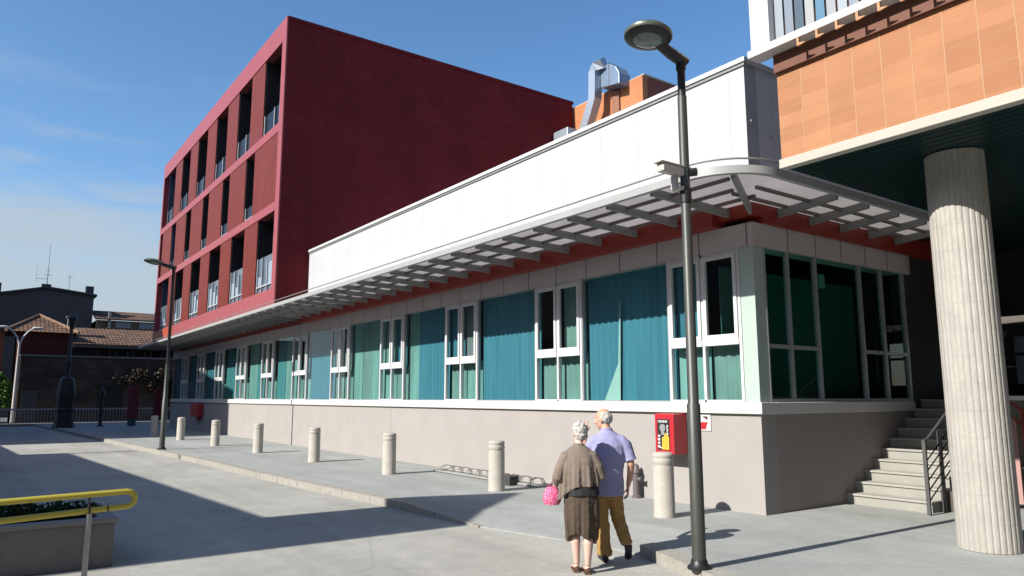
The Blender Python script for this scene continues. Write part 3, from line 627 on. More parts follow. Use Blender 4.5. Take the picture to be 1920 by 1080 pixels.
# ------------------------------------------------------------------ street lamps
def street_lamp(base, ztop, label, r0_, r1_, split, mlow, mup, disc_r, arm, tilt=0.0):
    bx, by, bz = base
    t = thing('street_lamp', label, 'street lamp', base, 'street lamps with a disc head')
    obj('pole', MB().lathe(base, [(r0_*1.05, 0), (r0_, .05), (r0_*.97, 1.6), (r0_*.80, 1.62), (r0_*.70, split-bz)], 20), mlow, t, smooth=True)
    obj('upper_pole', MB().lathe(base, [(r1_, split-bz), (r1_*.98, ztop-bz-.12), (r1_*1.25, ztop-bz-.10), (r1_*1.25, ztop-bz+.03)], 18), mup, t, smooth=True)
    obj('foot_plate', MB().lathe(base, [(r0_*1.7, -.002), (r0_*1.7, .02), (r0_*1.25, .045), (r0_*1.1, .09)], 20), mup, t, smooth=True)
    obj('arm', MB().tube([(bx, by+.075, ztop-.01), (bx, by+.06, ztop), (bx, by-arm*.30, ztop+.045), (bx, by-arm*.72, ztop+.11), (bx, by-arm*.85, ztop+.14)], [.055, .068, .068, .06, .04], 14, ry=[.045, .062, .062, .05, .03]), mup, t, smooth=True)
    c = Vector((bx, by-arm, ztop+.15)); ax = Vector((0, .14+tilt, 1)).normalized()
    hd_ = obj('lamp_head', MB().lathe(c, [(.0, .085), (disc_r*.45, .08), (disc_r*.85, .05), (disc_r, .01), (disc_r, -.015), (disc_r*.97, -.03)], 32, ax), mat('lamp_shell', (0.16, 0.18, 0.15), 0.4, 0.3), t, smooth=True)
    obj('underside', MB().lathe(c, [(disc_r*.97, -.031), (disc_r*.80, -.050), (disc_r*.6, -.062)], 32, ax), mup, hd_, smooth=True)
    obj('lens', MB().lathe(c, [(disc_r*.59, -.0625), (disc_r*.4, -.085), (.01, -.092)], 24, ax), m_lens, hd_, smooth=True)
    return t
street_lamp((-5.08, 5.94, .12), 5.44, 'tall grey street lamp with dark disc head beside the walking couple', .070, .043, 5.03, m_pole, m_poled, .255, .50)
street_lamp((-26.6, 5.03, .13), 6.15, 'thin dark street lamp standing at the kerb before the red building', .085, .05, 2.9, m_pole, m_poled, .32, .62)
cct = thing('security_camera', 'white security camera strapped to the near lamp post', 'camera', (-5.08, 5.94, 4.16))
obj('body', MB().box((-5.15, 5.58, 4.13), (-5.05, 5.98, 4.22)), m_whitep, cct, bevel=.012)
obj('sun_shield', MB().box((-5.16, 5.54, 4.222), (-5.04, 6.0, 4.236)), m_whitep, cct, bevel=.004)
obj('lens', MB().lathe((-5.0, 5.99, 4.17), [(.045, -.05), (.045, .03)], 16, (.6, .8, .1)), m_black, cct, smooth=True)
obj('bracket', MB().box((-5.16, 5.80, 3.98), (-5.10, 5.86, 4.13)).box((-5.17, 5.82, 3.97), (-5.05, 5.99, 4.01)), m_whitep, cct, bevel=.005)
obj('strap', MB().lathe((-5.08, 5.94, 3.84), [(.062, 0), (.062, .16)], 20), m_black, cct, smooth=True)

# ------------------------------------------------------------------ red wall box, sign, hydrant, rack
rbx = thing('red_wall_box', 'red metal wall box with black and yellow poster behind the near bollard', 'wall box', (-8.3, 9.0, .9))
obj('cabinet', MB().box((-8.49, 8.97, .90), (-8.09, 9.285, 1.535)), m_redbox, rbx, bevel=.012)
bx0 = -8.43
ps = obj('poster', MB().box((bx0, 8.962, .965), (bx0+.255, 8.9695, 1.45)), mat('black_poster', (0.03, 0.025, 0.03), 0.5), rbx)
wt = MB()
for i in range(9): wt.box((bx0+.025+i*.022, 8.957, 1.395), (bx0+.025+i*.022+(.016 if i % 3 else .010), 8.9615, 1.43))
for q in range(7): wt.box((bx0+.205, 8.957, 1.14+q*.032), (bx0+.205+.03-.008*(q % 2), 8.9615, 1.163+q*.032))
for q in range(4): wt.box((bx0+.01+.008*(q % 2), 8.957, 1.0+q*.055), (bx0+.06, 8.9615, 1.035+q*.055))
wt.box((bx0+.03, 8.957, .99), (bx0+.13, 8.9615, 1.01))
obj('lettering', wt, m_white, ps)
em = MB().lathe((bx0+.115, 8.9605, 1.31), [(.062, 0), (.062, .004)], 18, (0, -1, 0)); em.box((bx0+.085, 8.957, 1.20), (bx0+.15, 8.9612, 1.26))
obj('emblem', em, mat('grey_print', (0.35, 0.36, 0.36), 0.5), ps)
obj('yellow_print', MB().add([(bx0+.10, 8.956, .97), (bx0+.25, 8.956, .97), (bx0+.25, 8.956, 1.17), (bx0+.17, 8.956, 1.24), (bx0+.14, 8.956, 1.17), (bx0+.10, 8.956, 1.16)], [(0, 1, 2, 3, 4, 5)]), mat('yellow_print', (0.80, 0.52, 0.06), 0.5), ps, normals=False)
rb2 = thing('red_wall_box', 'small dark red wall box on the shaded far end of the base wall', 'wall box', (-40, 9.0, .8))
obj('cabinet', MB().box((-40.9, 8.98, .85), (-39.5, 9.285, 1.50)), m_redbox, rb2, bevel=.015)
obj('bracket', MB().box((-40.4, 9.15, .70), (-40.0, 9.285, .849)), m_redbox, rb2)
sg = thing('wall_sign', 'small white and red sign on the beige wall right of the lamp post', 'sign', (-7.7, 9.28, 1.4))
sp_ = obj('plate', MB().box((-7.86, 9.272, 1.28), (-7.60, 9.286, 1.525)), m_white, sg)
obj('red_print', MB().box((-7.855, 9.268, 1.30), (-7.69, 9.2715, 1.41)).add([(-7.72, 9.269, 1.41), (-7.655, 9.269, 1.41), (-7.69, 9.269, 1.33)], [(0, 1, 2)]), m_redbox, sp_)
obj('dark_print', MB().box((-7.74, 9.268, 1.475), (-7.66, 9.2715, 1.50)).box((-7.70, 9.268, 1.455), (-7.65, 9.2715, 1.474)), mat('dark_print', (0.12, 0.03, 0.04), .5), sp_)
hy = thing('hydrant', 'short dark grey hydrant post against the beige wall right of the man', 'hydrant', (-9.14, 9.17, .12))
obj('barrel', MB().lathe((-9.14, 9.17, .12), [(.085, 0), (.085, .03), (.06, .05), (.058, .40), (.075, .41), (.075, .44), (.06, .46), (.05, .52), (.02, .56)], 16), mat('grey_hydrant_paint', (0.16, 0.14, 0.14), .6), hy, smooth=True)
for s_ in (-1, 1): obj('outlet', MB().lathe((-9.14+s_*.05, 9.17, .43-.06*0), [(.035, 0), (.035, .06), (.045, .062), (.045, .085)], 12, (s_, 0, 0)), mat('grey_hydrant_paint', (0.16, 0.14, 0.14), .6), hy, smooth=True)
bk = thing('bicycle_rack', 'low pale metal bicycle rack lying along the beige wall', 'bicycle rack', (-13, 8.8, .12))
m_rack = mat('pale_rack_paint', (0.55, 0.54, 0.50), .5, .3, mottle=.2, scale=9)
rk = MB()
for dy in (8.62, 9.0): rk.tube([(-15.0, dy, .15), (-11.2, dy-.03, .15)], .020, 8)
for xx in (-15.0, -13.1, -11.2): rk.tube([(xx, 8.6, .15), (xx, 9.02, .15)], .02, 8)
obj('base_frame', rk, m_rack, bk, smooth=True)
for i in range(10):
    xx = -14.8+i*.37; lp = MB()
    for dx in (0, .07): lp.tube([(xx+dx, 8.62, .15), (xx+dx, 8.66, .25), (xx+dx, 8.80, .28), (xx+dx, 8.94, .25), (xx+dx, 9.0, .15)], .010, 6)
    obj('wheel_holder', lp, m_rack, bk, smooth=True)
tag(obj('kerb_block', MB().box((-12.15, 8.40, .122), (-11.75, 8.62, .30)), mat('dark_rubber', (0.06, 0.06, 0.06), .8), bevel=.015), 'small dark block on the ground at the end of the bicycle rack', 'block')

# ------------------------------------------------------------------ yellow handrail and planter
hr = thing('yellow_handrail', 'yellow looped tube handrail on a steel post, bottom left', 'handrail', (-6.9, .8, 0))
lo = []
zt = lambda y: 1.032+.02*(y-.8); zb = lambda y: .912+.045*(y-.9)
lo = [(-6.9, -2.2, zt(-2.2)), (-6.9, 0, zt(0)), (-6.9, 1.06, zt(1.06))]
yc = 1.07; zc_ = (zt(1.06)+zb(1.06))/2; rc_ = (zt(1.06)-zb(1.06))/2
for k in range(1, 8):
    a = math.pi/2-math.pi*k/8; lo.append((-6.9, yc+.045*math.cos(a)*1.2, zc_+rc_*math.sin(a)))
lo += [(-6.9, 1.06, zb(1.06)), (-6.9, 0, zb(0)), (-6.9, -2.2, zb(-2.2))]
obj('rail_loop', MB().tube(lo, .0235, 12), m_yell, hr, smooth=True)
for yy in (.80, -1.2):
    obj('post', MB().tube([(-6.885, yy, 0), (-6.885, yy, zb(yy)-.02)], .021, 12), m_zinc, hr, smooth=True)
    obj('bracket', MB().tube([(-6.885, yy, zb(yy)-.03), (-6.93, yy, zb(yy)+.02), (-6.93, yy, zt(yy)-.03), (-6.9, yy, zt(yy)-.01)], .009, 8), m_black, hr, smooth=True)
for yy in (.80, .93): obj('collar', MB().tube([(-6.9, yy-.006, zb(yy)), (-6.9, yy+.006, zb(yy))], .026, 12), m_black, hr)
pl = thing('planter', 'grey granite planter behind the yellow handrail, bottom left', 'planter', (-9.9, 0, 0))
pb = MB(); P0, P1, P2, P3 = (-10.3, -4, 0), (-9.25, -4, 0), (-9.25, 1.33, 0), (-10.3, 1.33, 0)
pb.box((-9.37, -4, 0), (-9.25, 1.33, .46)); pb.box((-10.6, -4, 0), (-10.48, 1.33, .46)); pb.box((-10.479, 1.21, 0), (-9.371, 1.328, .459)); pb.box((-10.479, -4, 0), (-9.371, -3.88, .459))
obj('walls', pb, m_granite, pl, bevel=.008)
cpn = MB().box((-9.40, -4.02, .461), (-9.22, 1.36, .51)); cpn.box((-10.63, -4.02, .461), (-10.45, 1.36, .51)); cpn.box((-10.449, 1.18, .461), (-9.401, 1.358, .509))
obj('coping', cpn, mat('pale_granite', (0.27, 0.265, 0.265), .7, mottle=.1, fine=.2), pl, bevel=.006)
obj('soil', MB().box((-10.479, -3.87, .02), (-9.371, 1.209, .42)), m_soil, pl)
def leaves(name, blobs, n, size, m, parent=None, seed=1, label=None, kind=None, cat=None):
    rnd = random.Random(seed); mb_ = MB(); tot = sum(b[3]*b[4]*b[5] for b in blobs)
    for (x, y, z, rx, ry, rz) in blobs:
        for _ in range(max(3, int(n*rx*ry*rz/tot))):
            while True:
                p = Vector((rnd.uniform(-1, 1), rnd.uniform(-1, 1), rnd.uniform(-1, 1)))
                if .15 < p.length < 1: break
            c = Vector((x+p.x*rx, y+p.y*ry, z+p.z*rz)); s = size*rnd.uniform(.6, 1.4)
            a = Vector((rnd.gauss(0, 1), rnd.gauss(0, 1), rnd.gauss(0, .7))).normalized(); b = a.orthogonal().normalized(); b.rotate(Matrix.Rotation(rnd.uniform(0, 6.3), 3, a))
            mb_.add([c-a*s*.5, c+b*s*.28, c+a*s*.5, c-b*s*.28], [(0, 1, 2, 3)])
    o = obj(name, mb_, m, parent, normals=False)
    return o
pp = thing('planter_shrub', 'low dark green shrubs growing in the granite planter', 'shrub', (-9.9, 0, .42))
leaves('foliage', [(-9.95, .9-.55*i, .50, .42, .42, .14+.05*(i % 2)) for i in range(8)], 7000, .06, m_leafd, pp, 3)
obj('stems', MB().tube([(-9.9, .8, .42), (-9.92, .82, .56)], .012, 6).tube([(-9.95, -.3, .42), (-9.93, -.3, .56)], .012, 6), m_bark, pp)

# ------------------------------------------------------------------ far left background
m_rtile = panel_mat('clay_roof_tile', (0.33, 0.19, 0.11), (0.20, 0.12, 0.08), (0.07, 0.045, 0.035), 'YZ', .26, .20, .03, .9, mottle=.3, bump=.8, mscale=1.2)
m_stone = panel_mat('old_stone_wall', (0.15, 0.10, 0.08), (0.085, 0.06, 0.05), (0.07, 0.06, 0.055), 'YZ', .7, .35, .02, .95, offset=.5, mottle=.35, bump=.5, mscale=.8)
m_dkred = mat('dark_red_render', (0.13, 0.025, 0.02), .9, mottle=.2, scale=.6)
m_slate = mat('dark_grey_render', (0.085, 0.078, 0.085), .9, mottle=.25, scale=.3)
wl = thing('stone_wall', 'dark old stone wall with pale coping at the far end of the square', 'wall', (-60, 6, 0))
obj('masonry', MB().box((-60.6, 2.15, 0), (-60, 22, 4.62)), m_stone, wl)
obj('coping', MB().box((-60.7, 2.1, 4.622), (-59.93, 22, 4.74)), mat('grey_coping', (0.30, 0.27, 0.25), .9, mottle=.15), wl)
obj('gate', MB().box((-59.99, 7.0, 0), (-59.93, 8.5, 2.6)), m_black, wl)
obj('doorway', MB().box((-59.99, 2.4, 0), (-59.92, 3.3, 2.3)), mat('grey_panel', (0.10, 0.095, 0.10), .8), wl)
hh = thing('red_house', 'dark red house with a hipped clay tile roof beyond the stone wall', 'house', (-63, 3, 0))
obj('wall', MB().box((-68, 1.95, 0), (-62.4, 5.2, 6.5)), m_dkred, hh)
A = [(-61.8, 1.3, 6.45), (-61.8, 5.6, 6.45), (-68.4, 5.6, 6.45), (-68.4, 1.2, 6.45)]
hrf = MB().add(A+[(-64.6, 3.2, 7.85), (-65.5, 3.2, 7.85)], [(0, 1, 4), (1, 2, 5, 4), (2, 3, 5), (3, 0, 4, 5), (0, 3, 2, 1)]); hro = obj('roof', hrf, m_rtile, hh)
obj('chimney', MB().box((-64.2, 5.0, 6.5), (-63.6, 5.5, 7.75)).box((-64.3, 4.9, 7.75), (-63.5, 5.6, 7.85)), mat('chimney_render', (0.25, 0.23, 0.22), .9), hro)
obj('ridge', MB().tube([(-61.8, 5.6, 6.5), (-64.6, 3.2, 7.9), (-61.8, 1.2, 6.5)], .12, 8), mat('ridge_tile', (0.36, 0.22, 0.14), .9), hro)
h2 = thing('tiled_house', 'low dark house with a long sunlit clay tile roof beyond the stone wall', 'house', (-63, 8, 0))
obj('wall', MB().box((-67, 5.21, 0), (-62.4, 22, 5.6)), mat('dark_house_render', (0.045, 0.04, 0.05), .9, mottle=.2), h2)
obj('roof', MB().add([(-61.6, 5.3, 5.72), (-61.6, 22, 5.72), (-66.5, 22, 7.25), (-66.5, 5.3, 7.25), (-61.6, 5.3, 5.6), (-61.6, 22, 5.6), (-66.5, 22, 7.1), (-66.5, 5.3, 7.1)], [(0, 1, 2, 3), (4, 7, 6, 5), (0, 4, 5, 1), (0, 3, 7, 4), (1, 5, 6, 2), (2, 6, 7, 3)]), m_rtile, h2)
obj('eave', MB().box((-61.65, 5.3, 5.42), (-61.5, 22, 5.58)), mat('eave_paint', (0.12, 0.10, 0.10), .8), h2)
for yy in (7.0, 8.2, 9.4, 10.6): 
    wn = obj('window', MB().box((-62.39, yy, 4.75), (-62.33, yy+.7, 5.3)), m_dglass, h2)
    obj('frame', MB().box((-62.33, yy-.06, 4.75), (-62.30, yy, 5.3)).box((-62.33, yy+.7, 4.75), (-62.30, yy+.76, 5.3)), mat('grey_frame', (0.18, 0.17, 0.18), .7), wn)
gb = thing('gabled_building', 'large dark grey building with shallow gable and two chimneys on the skyline', 'building', (-85, 4, 0))
obj('wall', MB().prism([(-85, -8, 0), (-85, 8.75, 0), (-85, 8.75, 12.0), (-85, 4.64, 12.45), (-85, -2, 10.9), (-85, -8, 9.6)], (-12, 0, 0)), m_slate, gb)
rf = obj('roof', MB().prism([(-84.7, 9.0, 12.0), (-84.7, 4.64, 12.48), (-84.7, -8.2, 9.55), (-84.7, -8.2, 9.75), (-84.7, 4.64, 12.68), (-84.7, 9.0, 12.2)], (-12.6, 0, 0)), mat('dark_roof', (0.06, 0.055, 0.06), .9), gb)
obj('chimney', MB().box((-86.5, 8.05, 11.8), (-85.6, 8.75, 13.1)), m_slate, rf)
obj('chimney', MB().box((-86.5, .2, 11), (-85.6, .95, 12.8)), m_slate, rf)
obj('chimney', MB().box((-86.0, 4.2, 12.2), (-85.2, 5.0, 12.95)), m_slate, rf)
an = thing('antenna', 'thin roof antenna mast with side arms on the dark gabled building', 'antenna', (-85.6, 4.65, 12.9))
obj('mast', MB().tube([(-85.6, 4.65, 12.9), (-85.6, 4.65, 17.0)], [.045, .025], 6), m_zinc, an)
obj('dipoles', MB().tube([(-85.6, 4.3, 13.9), (-85.6, 5.0, 13.9)], .02, 5).tube([(-85.6, 4.4, 14.4), (-85.6, 4.9, 14.4)], .02, 5).tube([(-85.6, 3.7, 13.2), (-85.6, 3.7, 15.0)], .02, 5).tube([(-85.6, 4.65, 13.5), (-85.6, 3.7, 13.5)], .02, 5), m_zinc, an)
an2 = tag(obj('antenna', MB().tube([(-86.5, 6.6, 12.2), (-86.5, 6.6, 14.3)], .03, 6).tube([(-86.5, 6.3, 14.0), (-86.5, 6.9, 14.0)], .02, 5), m_zinc, loc=(-86.5, 6.6, 12.2)), 'short faint antenna right of the taller mast on the dark roof', 'antenna')
uh = thing('attic_house', 'small brown house with dormer windows on the skyline left of the red building', 'house', (-84.5, 11, 0))
obj('wall', MB().box((-90, 9.1, 0), (-84.5, 18, 9.6)), mat('brown_brick', (0.20, 0.13, 0.09), .9, mottle=.3, scale=1), uh)
obj('roof', MB().prism([(-84.0, 8.9, 9.6), (-84.0, 18.2, 9.6), (-88, 18.2, 10.75), (-88, 8.9, 10.75)], (0, 0, .15)), m_rtile, uh)
for yy in (10.8, 13.0, 15): obj('window', MB().box((-84.49, yy, 8.9), (-84.40, yy+1.4, 9.5)), mat('pale_window', (0.30, 0.33, 0.38), .3), uh)
obj('vent_pipe', MB().box((-84.4, 10.1, 8.8), (-84.1, 10.35, 10.4)), mat('pale_pipe', (0.45, 0.40, 0.36), .8), uh)
sh_ = thing('salmon_house', 'salmon rendered house at the left edge of the picture, catching the sun', 'house', (-65, 0, 0))
obj('wall', MB().prism([(-62.6, -4.2, 0), (-63.6, 1.20, 0), (-70, 1.2, 0), (-70, -4.2, 0)], (0, 0, 6.45)), mat('salmon_render', (0.55, 0.22, 0.14), .85, mottle=.1, scale=.5), sh_)
obj('roof', MB().prism([(-62.2, -4.4, 6.452), (-63.3, 1.26, 6.452), (-70.2, 1.26, 6.452), (-70.2, -4.4, 6.452)], (0, 0, .18)), m_rtile, sh_)
tr = thing('tree', 'bright green leafy tree behind the white lamp at the left edge', 'tree', (-62, 1.2, 0))
obj('trunk', MB().tube([(-62, 1.2, 0), (-62, 1.25, 1.0), (-62.1, 1.2, 2.4)], [.12, .09, .05], 8).tube([(-62, 1.25, 1.0), (-61.8, 1.5, 2.4)], [.06, .03], 6), m_bark, tr)
leaves('crown', [(-62, .9, 2.9, .6, .7, .75), (-61.7, 1.45, 2.3, .5, .5, .9), (-61.9, 1.0, 1.7, .5, .7, .6), (-61.7, 1.6, 1.4, .4, .4, .5)], 2200, .22, m_leafb, tr, 5)
sbh = thing('wall_creeper', 'brown and yellow creeper hanging over the right end of the stone wall', 'plant', (-59.5, 9.8, 0))
leaves('foliage', [(-59.75, 8.6, 3.0, .22, .5, .45), (-59.75, 9.5, 3.5, .22, .7, .5), (-59.75, 10.3, 2.7, .25, .6, .9), (-59.75, 11.2, 3.3, .25, .9, .8), (-59.75, 11.9, 2.2, .25, .6, .9), (-59.75, 7.9, 3.2, .2, .4, .25)], 1100, .20, m_leafy, sbh, 9)
obj('stem', MB().tube([(-59.85, 11.2, 0), (-59.8, 11.0, 1.6), (-59.75, 10.5, 3.0)], [.07, .05, .03], 6), m_bark, sbh)
# white double street lamp
LX, LY = -59.0, 1.96
dl = thing('double_street_lamp', 'white street lamp with two arms at the left edge', 'street lamp', (LX, LY, 0))
obj('pole', MB().lathe((LX, LY, 0), [(.13, 0), (.11, .5), (.085, 4.0), (.065, 5.5)], 12), mat('white_lamp_paint', (0.80, 0.72, 0.66), .5, mottle=.06), dl, smooth=True)
for s_ in (-1, 1):
    obj('arm', MB().tube([(LX, LY, 5.3), (LX, LY+s_*.15, 5.8), (LX, LY+s_*.45, 6.22), (LX, LY+s_*.72, 6.42)], .055, 8), m_white, dl, smooth=True)
    obj('lamp_head', MB().ell((LX, LY+s_*.98, 6.47), .14, .36, .08, 12, 8), m_white, dl, smooth=True)
# black lamp post with pedestal, thin post, red totems, rail fence
bl = thing('black_lamp_post', 'black cast iron lamp post with a broad pedestal, far left of the square', 'lamp post', (-49.5, 4.1, 0))
obj('pedestal', MB().lathe((-49.5, 4.1, 0), [(.56, 0), (.56, .25), (.50, .3), (.46, 1.0), (.52, 1.1), (.46, 1.25), (.50, 2.0), (.42, 2.6), (.36, 2.9), (.18, 3.0)], 8), m_black, bl)
obj('pole', MB().lathe((-49.5, 4.1, 3.0), [(.13, 0), (.11, .8), (.15, .85), (.10, .95), (.08, 2.7), (.12, 2.8)], 12), mat('navy_lamp_paint', (0.02, 0.022, 0.045), .5), bl, smooth=True)
obj('lantern', MB().lathe((-49.5, 4.1, 5.8), [(.10, 0), (.22, .55), (.30, .58), (.10, .78), (.02, .95)], 8), m_black, bl)
obj('tall_bollard', MB(), m_black) if False else None
tp = tag(obj('post', MB().lathe((-50, 6.0, 0), [(.22, 0), (.22, .15), (.10, .25), (.10, 1.9), (.15, 1.95), (.15, 2.1), (.08, 2.3), (.02, 2.5)], 10), m_black, loc=(-50, 6.0, 0), smooth=True), 'thin black post between the pedestal lamp and the maroon panels', 'post')
def totem(x, y, w_, h, label):
    t = thing('info_panel', label, 'panel', (x, y, 0), 'maroon panels at the end of the square')
    obj('panel', MB().box((x-.05, y, .55), (x+.05, y+w_, h)), mat('maroon_panel', (0.26, 0.015, 0.03), .5, mottle=.15), t, bevel=.03)
    obj('stand', MB().box((x-.07, y+w_*.12, .0), (x+.07, y+w_*.88, .55)), mat('grey_stand', (0.10, 0.13, 0.15), .7), t)
totem(-50, 7.38, .58, 2.45, 'maroon information panel on a grey stand, the wider of two')
totem(-50, 8.82, .42, 2.3, 'maroon information panel beside the far lamp post, the narrower of two')
fn = thing('rail_fence', 'low pale railing in front of the far stone wall', 'fence', (-57, 5, 0))
fr = MB().box((-57.03, .5, 1.02), (-56.97, 12.5, 1.12)); fr.box((-57.03, .5, .18), (-56.97, 12.5, .25)); obj('rails', fr, mat('pale_rail', (0.52, 0.48, 0.46), .6), fn)
fb = MB(); y = .55
while y < 12.5: fb.box((-57.015, y, .25), (-56.985, y+.03, 1.02)); y += .18
obj('balusters', fb, mat('pale_rail', (0.52, 0.48, 0.46), .6), fn)
struct('far_kerb', MB().box((-58.4, -5, 0.001), (-57.4, 24, .14)), mat('far_kerb_stone', (0.42, 0.40, 0.36), .9, mottle=.1))

# ------------------------------------------------------------------ buildings across the square, behind the camera, that throw the long shadow, and two added to cut sky light
m_off = mat('off_render', (0.42, 0.38, 0.33), .9, mottle=.1, scale=.4)
TAN = math.tan(SUN_EL)
oa = thing('parapet_building', 'plain low building across the square whose parapet shadow falls on the road', 'building', (-20, -8, 0))
zp = lambda yy, s=6.0: (yy+s)*TAN
obj('wall', MB().prism([(-28.9, -6, 0), (-11.85, -6, 0), (-11.85, -6, zp(3.70)), (-27.85, -6, zp(2.66)), (-28.9, -6, zp(2.55))], (0, -9, 0)), m_off, oa)
obj('tower', MB().prism([(-11.849, -6.002, 0), (-9.5, -6.002, 0), (-9.5, -6.002, zp(5.85)), (-10.2, -6.002, zp(6.9)), (-11.25, -6.002, zp(8.2)), (-11.849, -6.002, zp(6.35))], (0, -6, 0)), m_off, oa)
obj('low_wing', MB().prism([(-36, -6.001, 0), (-28.901, -6.001, 0), (-28.901, -6.001, zp(1.25)), (-36, -6.001, zp(.8))], (0, -7, 0)), m_off, oa)
obj('flue', MB().box((-28.75, -6.5, 3), (-28.5, -6.25, zp(4.45, 6.4))), m_off, oa)
ob = thing('corner_building', 'tall plain building across the square whose shadow darkens the far end', 'building', (-45, -10, 0))
obj('wall', MB().prism([(-58, -6, 0), (-35.4, -6, 0), (-35.4, -6, 2.25+15.3*TAN), (-44.3, -6, 3.7+15.3*TAN), (-46.5, -6, 6+15.3*TAN), (-58, -6, 6+15.3*TAN)], (0, -14, 0)), m_off, ob)

of_ = thing('added_south_block', 'unseen plain block added beyond the parapet building to cut sky light', 'building', (-30, -45, 0))  # unseen block added to dim the sky light in shaded areas
obj('wall', MB().box((-95, -60, 0), (28, -46, 27)), m_off, of_)
oe = thing('added_east_block', 'unseen plain block added behind the camera on the right to cut sky light', 'building', (20, 0, 0))  # added out of view to darken the shaded side faces
obj('wall', MB().box((16, -30, 0), (28, 30, 17)), m_off, oe)

# ------------------------------------------------------------------ people
def frame(base, yaw_off=0.0):
    F_ = Vector((-.811, .585, 0)); F_.rotate(Matrix.Rotation(yaw_off, 3, 'Z')); R_ = Vector((F_.y, -F_.x, 0))
    B_ = Vector(base)
    return (lambda r, f, z: B_+R_*r+F_*f+Vector((0, 0, z))), R_, F_
def skin_obj(name, mb, m, parent, voxel=.006, smooth=6, disp=0.0, dscale=.1, sfac=.5):
    o = obj(name, mb, m, parent)
    md = o.modifiers.new('remesh', 'REMESH'); md.mode = 'VOXEL'; md.voxel_size = voxel; md.use_smooth_shade = True
    if smooth: s = o.modifiers.new('smooth', 'SMOOTH'); s.iterations = smooth; s.factor = sfac
    if disp:
        tx = bpy.data.textures.new(name+'_folds', 'CLOUDS'); tx.noise_scale = dscale; tx.noise_depth = 2
        d = o.modifiers.new('folds', 'DISPLACE'); d.texture = tx; d.strength = disp; d.mid_level = .5; d.texture_coords = 'LOCAL'
    return o
def hand(mb, wrist, d, nrm, thumb, curl=.5, size=1.0):
    """palm, four unequal bent fingers, and a thumb leaving the side of the palm"""
    d = Vector(d).normalized(); nrm = Vector(nrm); nrm = (nrm-d*nrm.dot(d)).normalized(); th = Vector(thumb); th = (th-d*th.dot(d)-nrm*th.dot(nrm)).normalized(); wp = Vector(wrist); k = size
    mb.tube([wp-d*.02, wp+d*.015*k, wp+d*.05*k, wp+d*.088*k, wp+d*.095*k], [.024, .030*k, .039*k, .038*k, .030*k], 12, ry=[.020, .017*k, .015*k, .012*k, .008*k], side=th)
    for off, ln in ((.030, .068), (.0105, .078), (-.0105, .072), (-.030, .056)):
        p = wp+d*.086*k+th*off*k; a = 0; pts = [p-d*.02*k, p]; dirv = d.copy()
        for sg, bend in ((.45, curl*.6), (.31, curl*.9), (.24, curl*.7)):
            a += bend; dirv = d*math.cos(a)+nrm*math.sin(a)+th*off*1.6; p = p+dirv.normalized()*ln*sg*k; pts.append(p)
        mb.tube(pts, [.0085*k, .0090*k, .0085*k, .0078*k, .0062*k], 8)
    b = wp+d*.025*k+th*.026*k
    mb.tube([b-th*.01*k, b+d*.022*k+th*.018*k+nrm*.006*k, b+d*.048*k+th*.026*k+nrm*.016*k*(1+curl), b+d*.066*k+th*.024*k+nrm*.026*k*(1+curl)], [.013*k, .0115*k, .0098*k, .0075*k], 8)
def head_geo(mb, c, hf, hr, sc=1.0, tilt=0.0):
    hf = Vector(hf).normalized(); up = Vector((0, 0, 1)); hr = Vector(hr).normalized()
    hf = (hf*math.cos(tilt)+up*math.sin(tilt)).normalized(); up = hr.cross(hf)
    P = lambda r, f, z: Vector(c)+(hr*r+hf*f+up*z)*sc
    ax = (hr, hf, up)
    mb.ell(P(0, -.008, .025), .076*sc, .096*sc, .095*sc, 20, 14, ax); mb.ell(P(0, .022, -.045), .060*sc, .070*sc, .075*sc, 18, 12, ax); mb.ell(P(0, .058, -.088), .030*sc, .026*sc, .022*sc, 12, 8, ax)
    mb.tube([P(0, .082, .022), P(0, .098, -.006), P(0, .108, -.026), P(0, .088, -.034)], [.009*sc, .012*sc, .017*sc, .012*sc], 10)
    mb.ell(P(0, .082, .034), .052*sc, .014*sc, .010*sc, 12, 8, ax)
    for s_ in (-1, 1):
        mb.ell(P(s_*.078, -.008, -.008), .010*sc, .020*sc, .032*sc, 10, 8, ax); mb.ell(P(s_*.043, .060, -.022), .022*sc, .018*sc, .020*sc, 10, 8, ax)
    mb.ell(P(0, .086, -.058), .024*sc, .008*sc, .008*sc, 10, 6, ax)
    return P, ax
def face_bits(P, ax, parent, sc=1.0):
    for s_ in (-1, 1):
        e = obj('eye', MB().ell(P(s_*.031, .081, .006), .012*sc, .009*sc, .009*sc, 12, 8, ax), mat('eye_white', (1.2, 1.15, 1.1), .2), parent, smooth=True)
        obj('iris', MB().ell(P(s_*.031, .0885, .006), .005*sc, .0025*sc, .005*sc, 10, 6, ax), mat('eye_iris', (.05, .06, .05), .2), e, smooth=True)
    obj('mouth', MB().ell(P(0, .0925, -.060), .021*sc, .003*sc, .0035*sc, 12, 6, ax), mat('lip_skin', (.50, .16, .14), .6), parent, smooth=True)
def fold_rings(Lf, rows, n=72, folds=11, amp=.0, ph=0.0, skew=None):
    rings = []
    for (r, f, z, rx, ry, am) in rows:
        rg = []
        for k in range(n):
            a = 2*math.pi*k/n; q = 1+am*(math.sin(folds*a+ph+.7*math.sin(2*a))+.5*math.sin((folds*2+3)*a+1.3+ph)); zz = z+(skew(a, z) if skew else 0)
            rg.append(Lf(r+rx*math.cos(a)*q, f+ry*math.sin(a)*q, zz))
        rings.append(rg)
    return rings
m_skin = mat('skin_tan', (0.80, 0.43, 0.30), .55, mottle=.05, scale=14)
m_skinp = mat('skin_pale', (0.86, 0.57, 0.47), .55, mottle=.05, scale=14)
m_shirt = mat('lavender_blue_shirt', (0.42, 0.42, 0.70), .85, mottle=.05, scale=6)
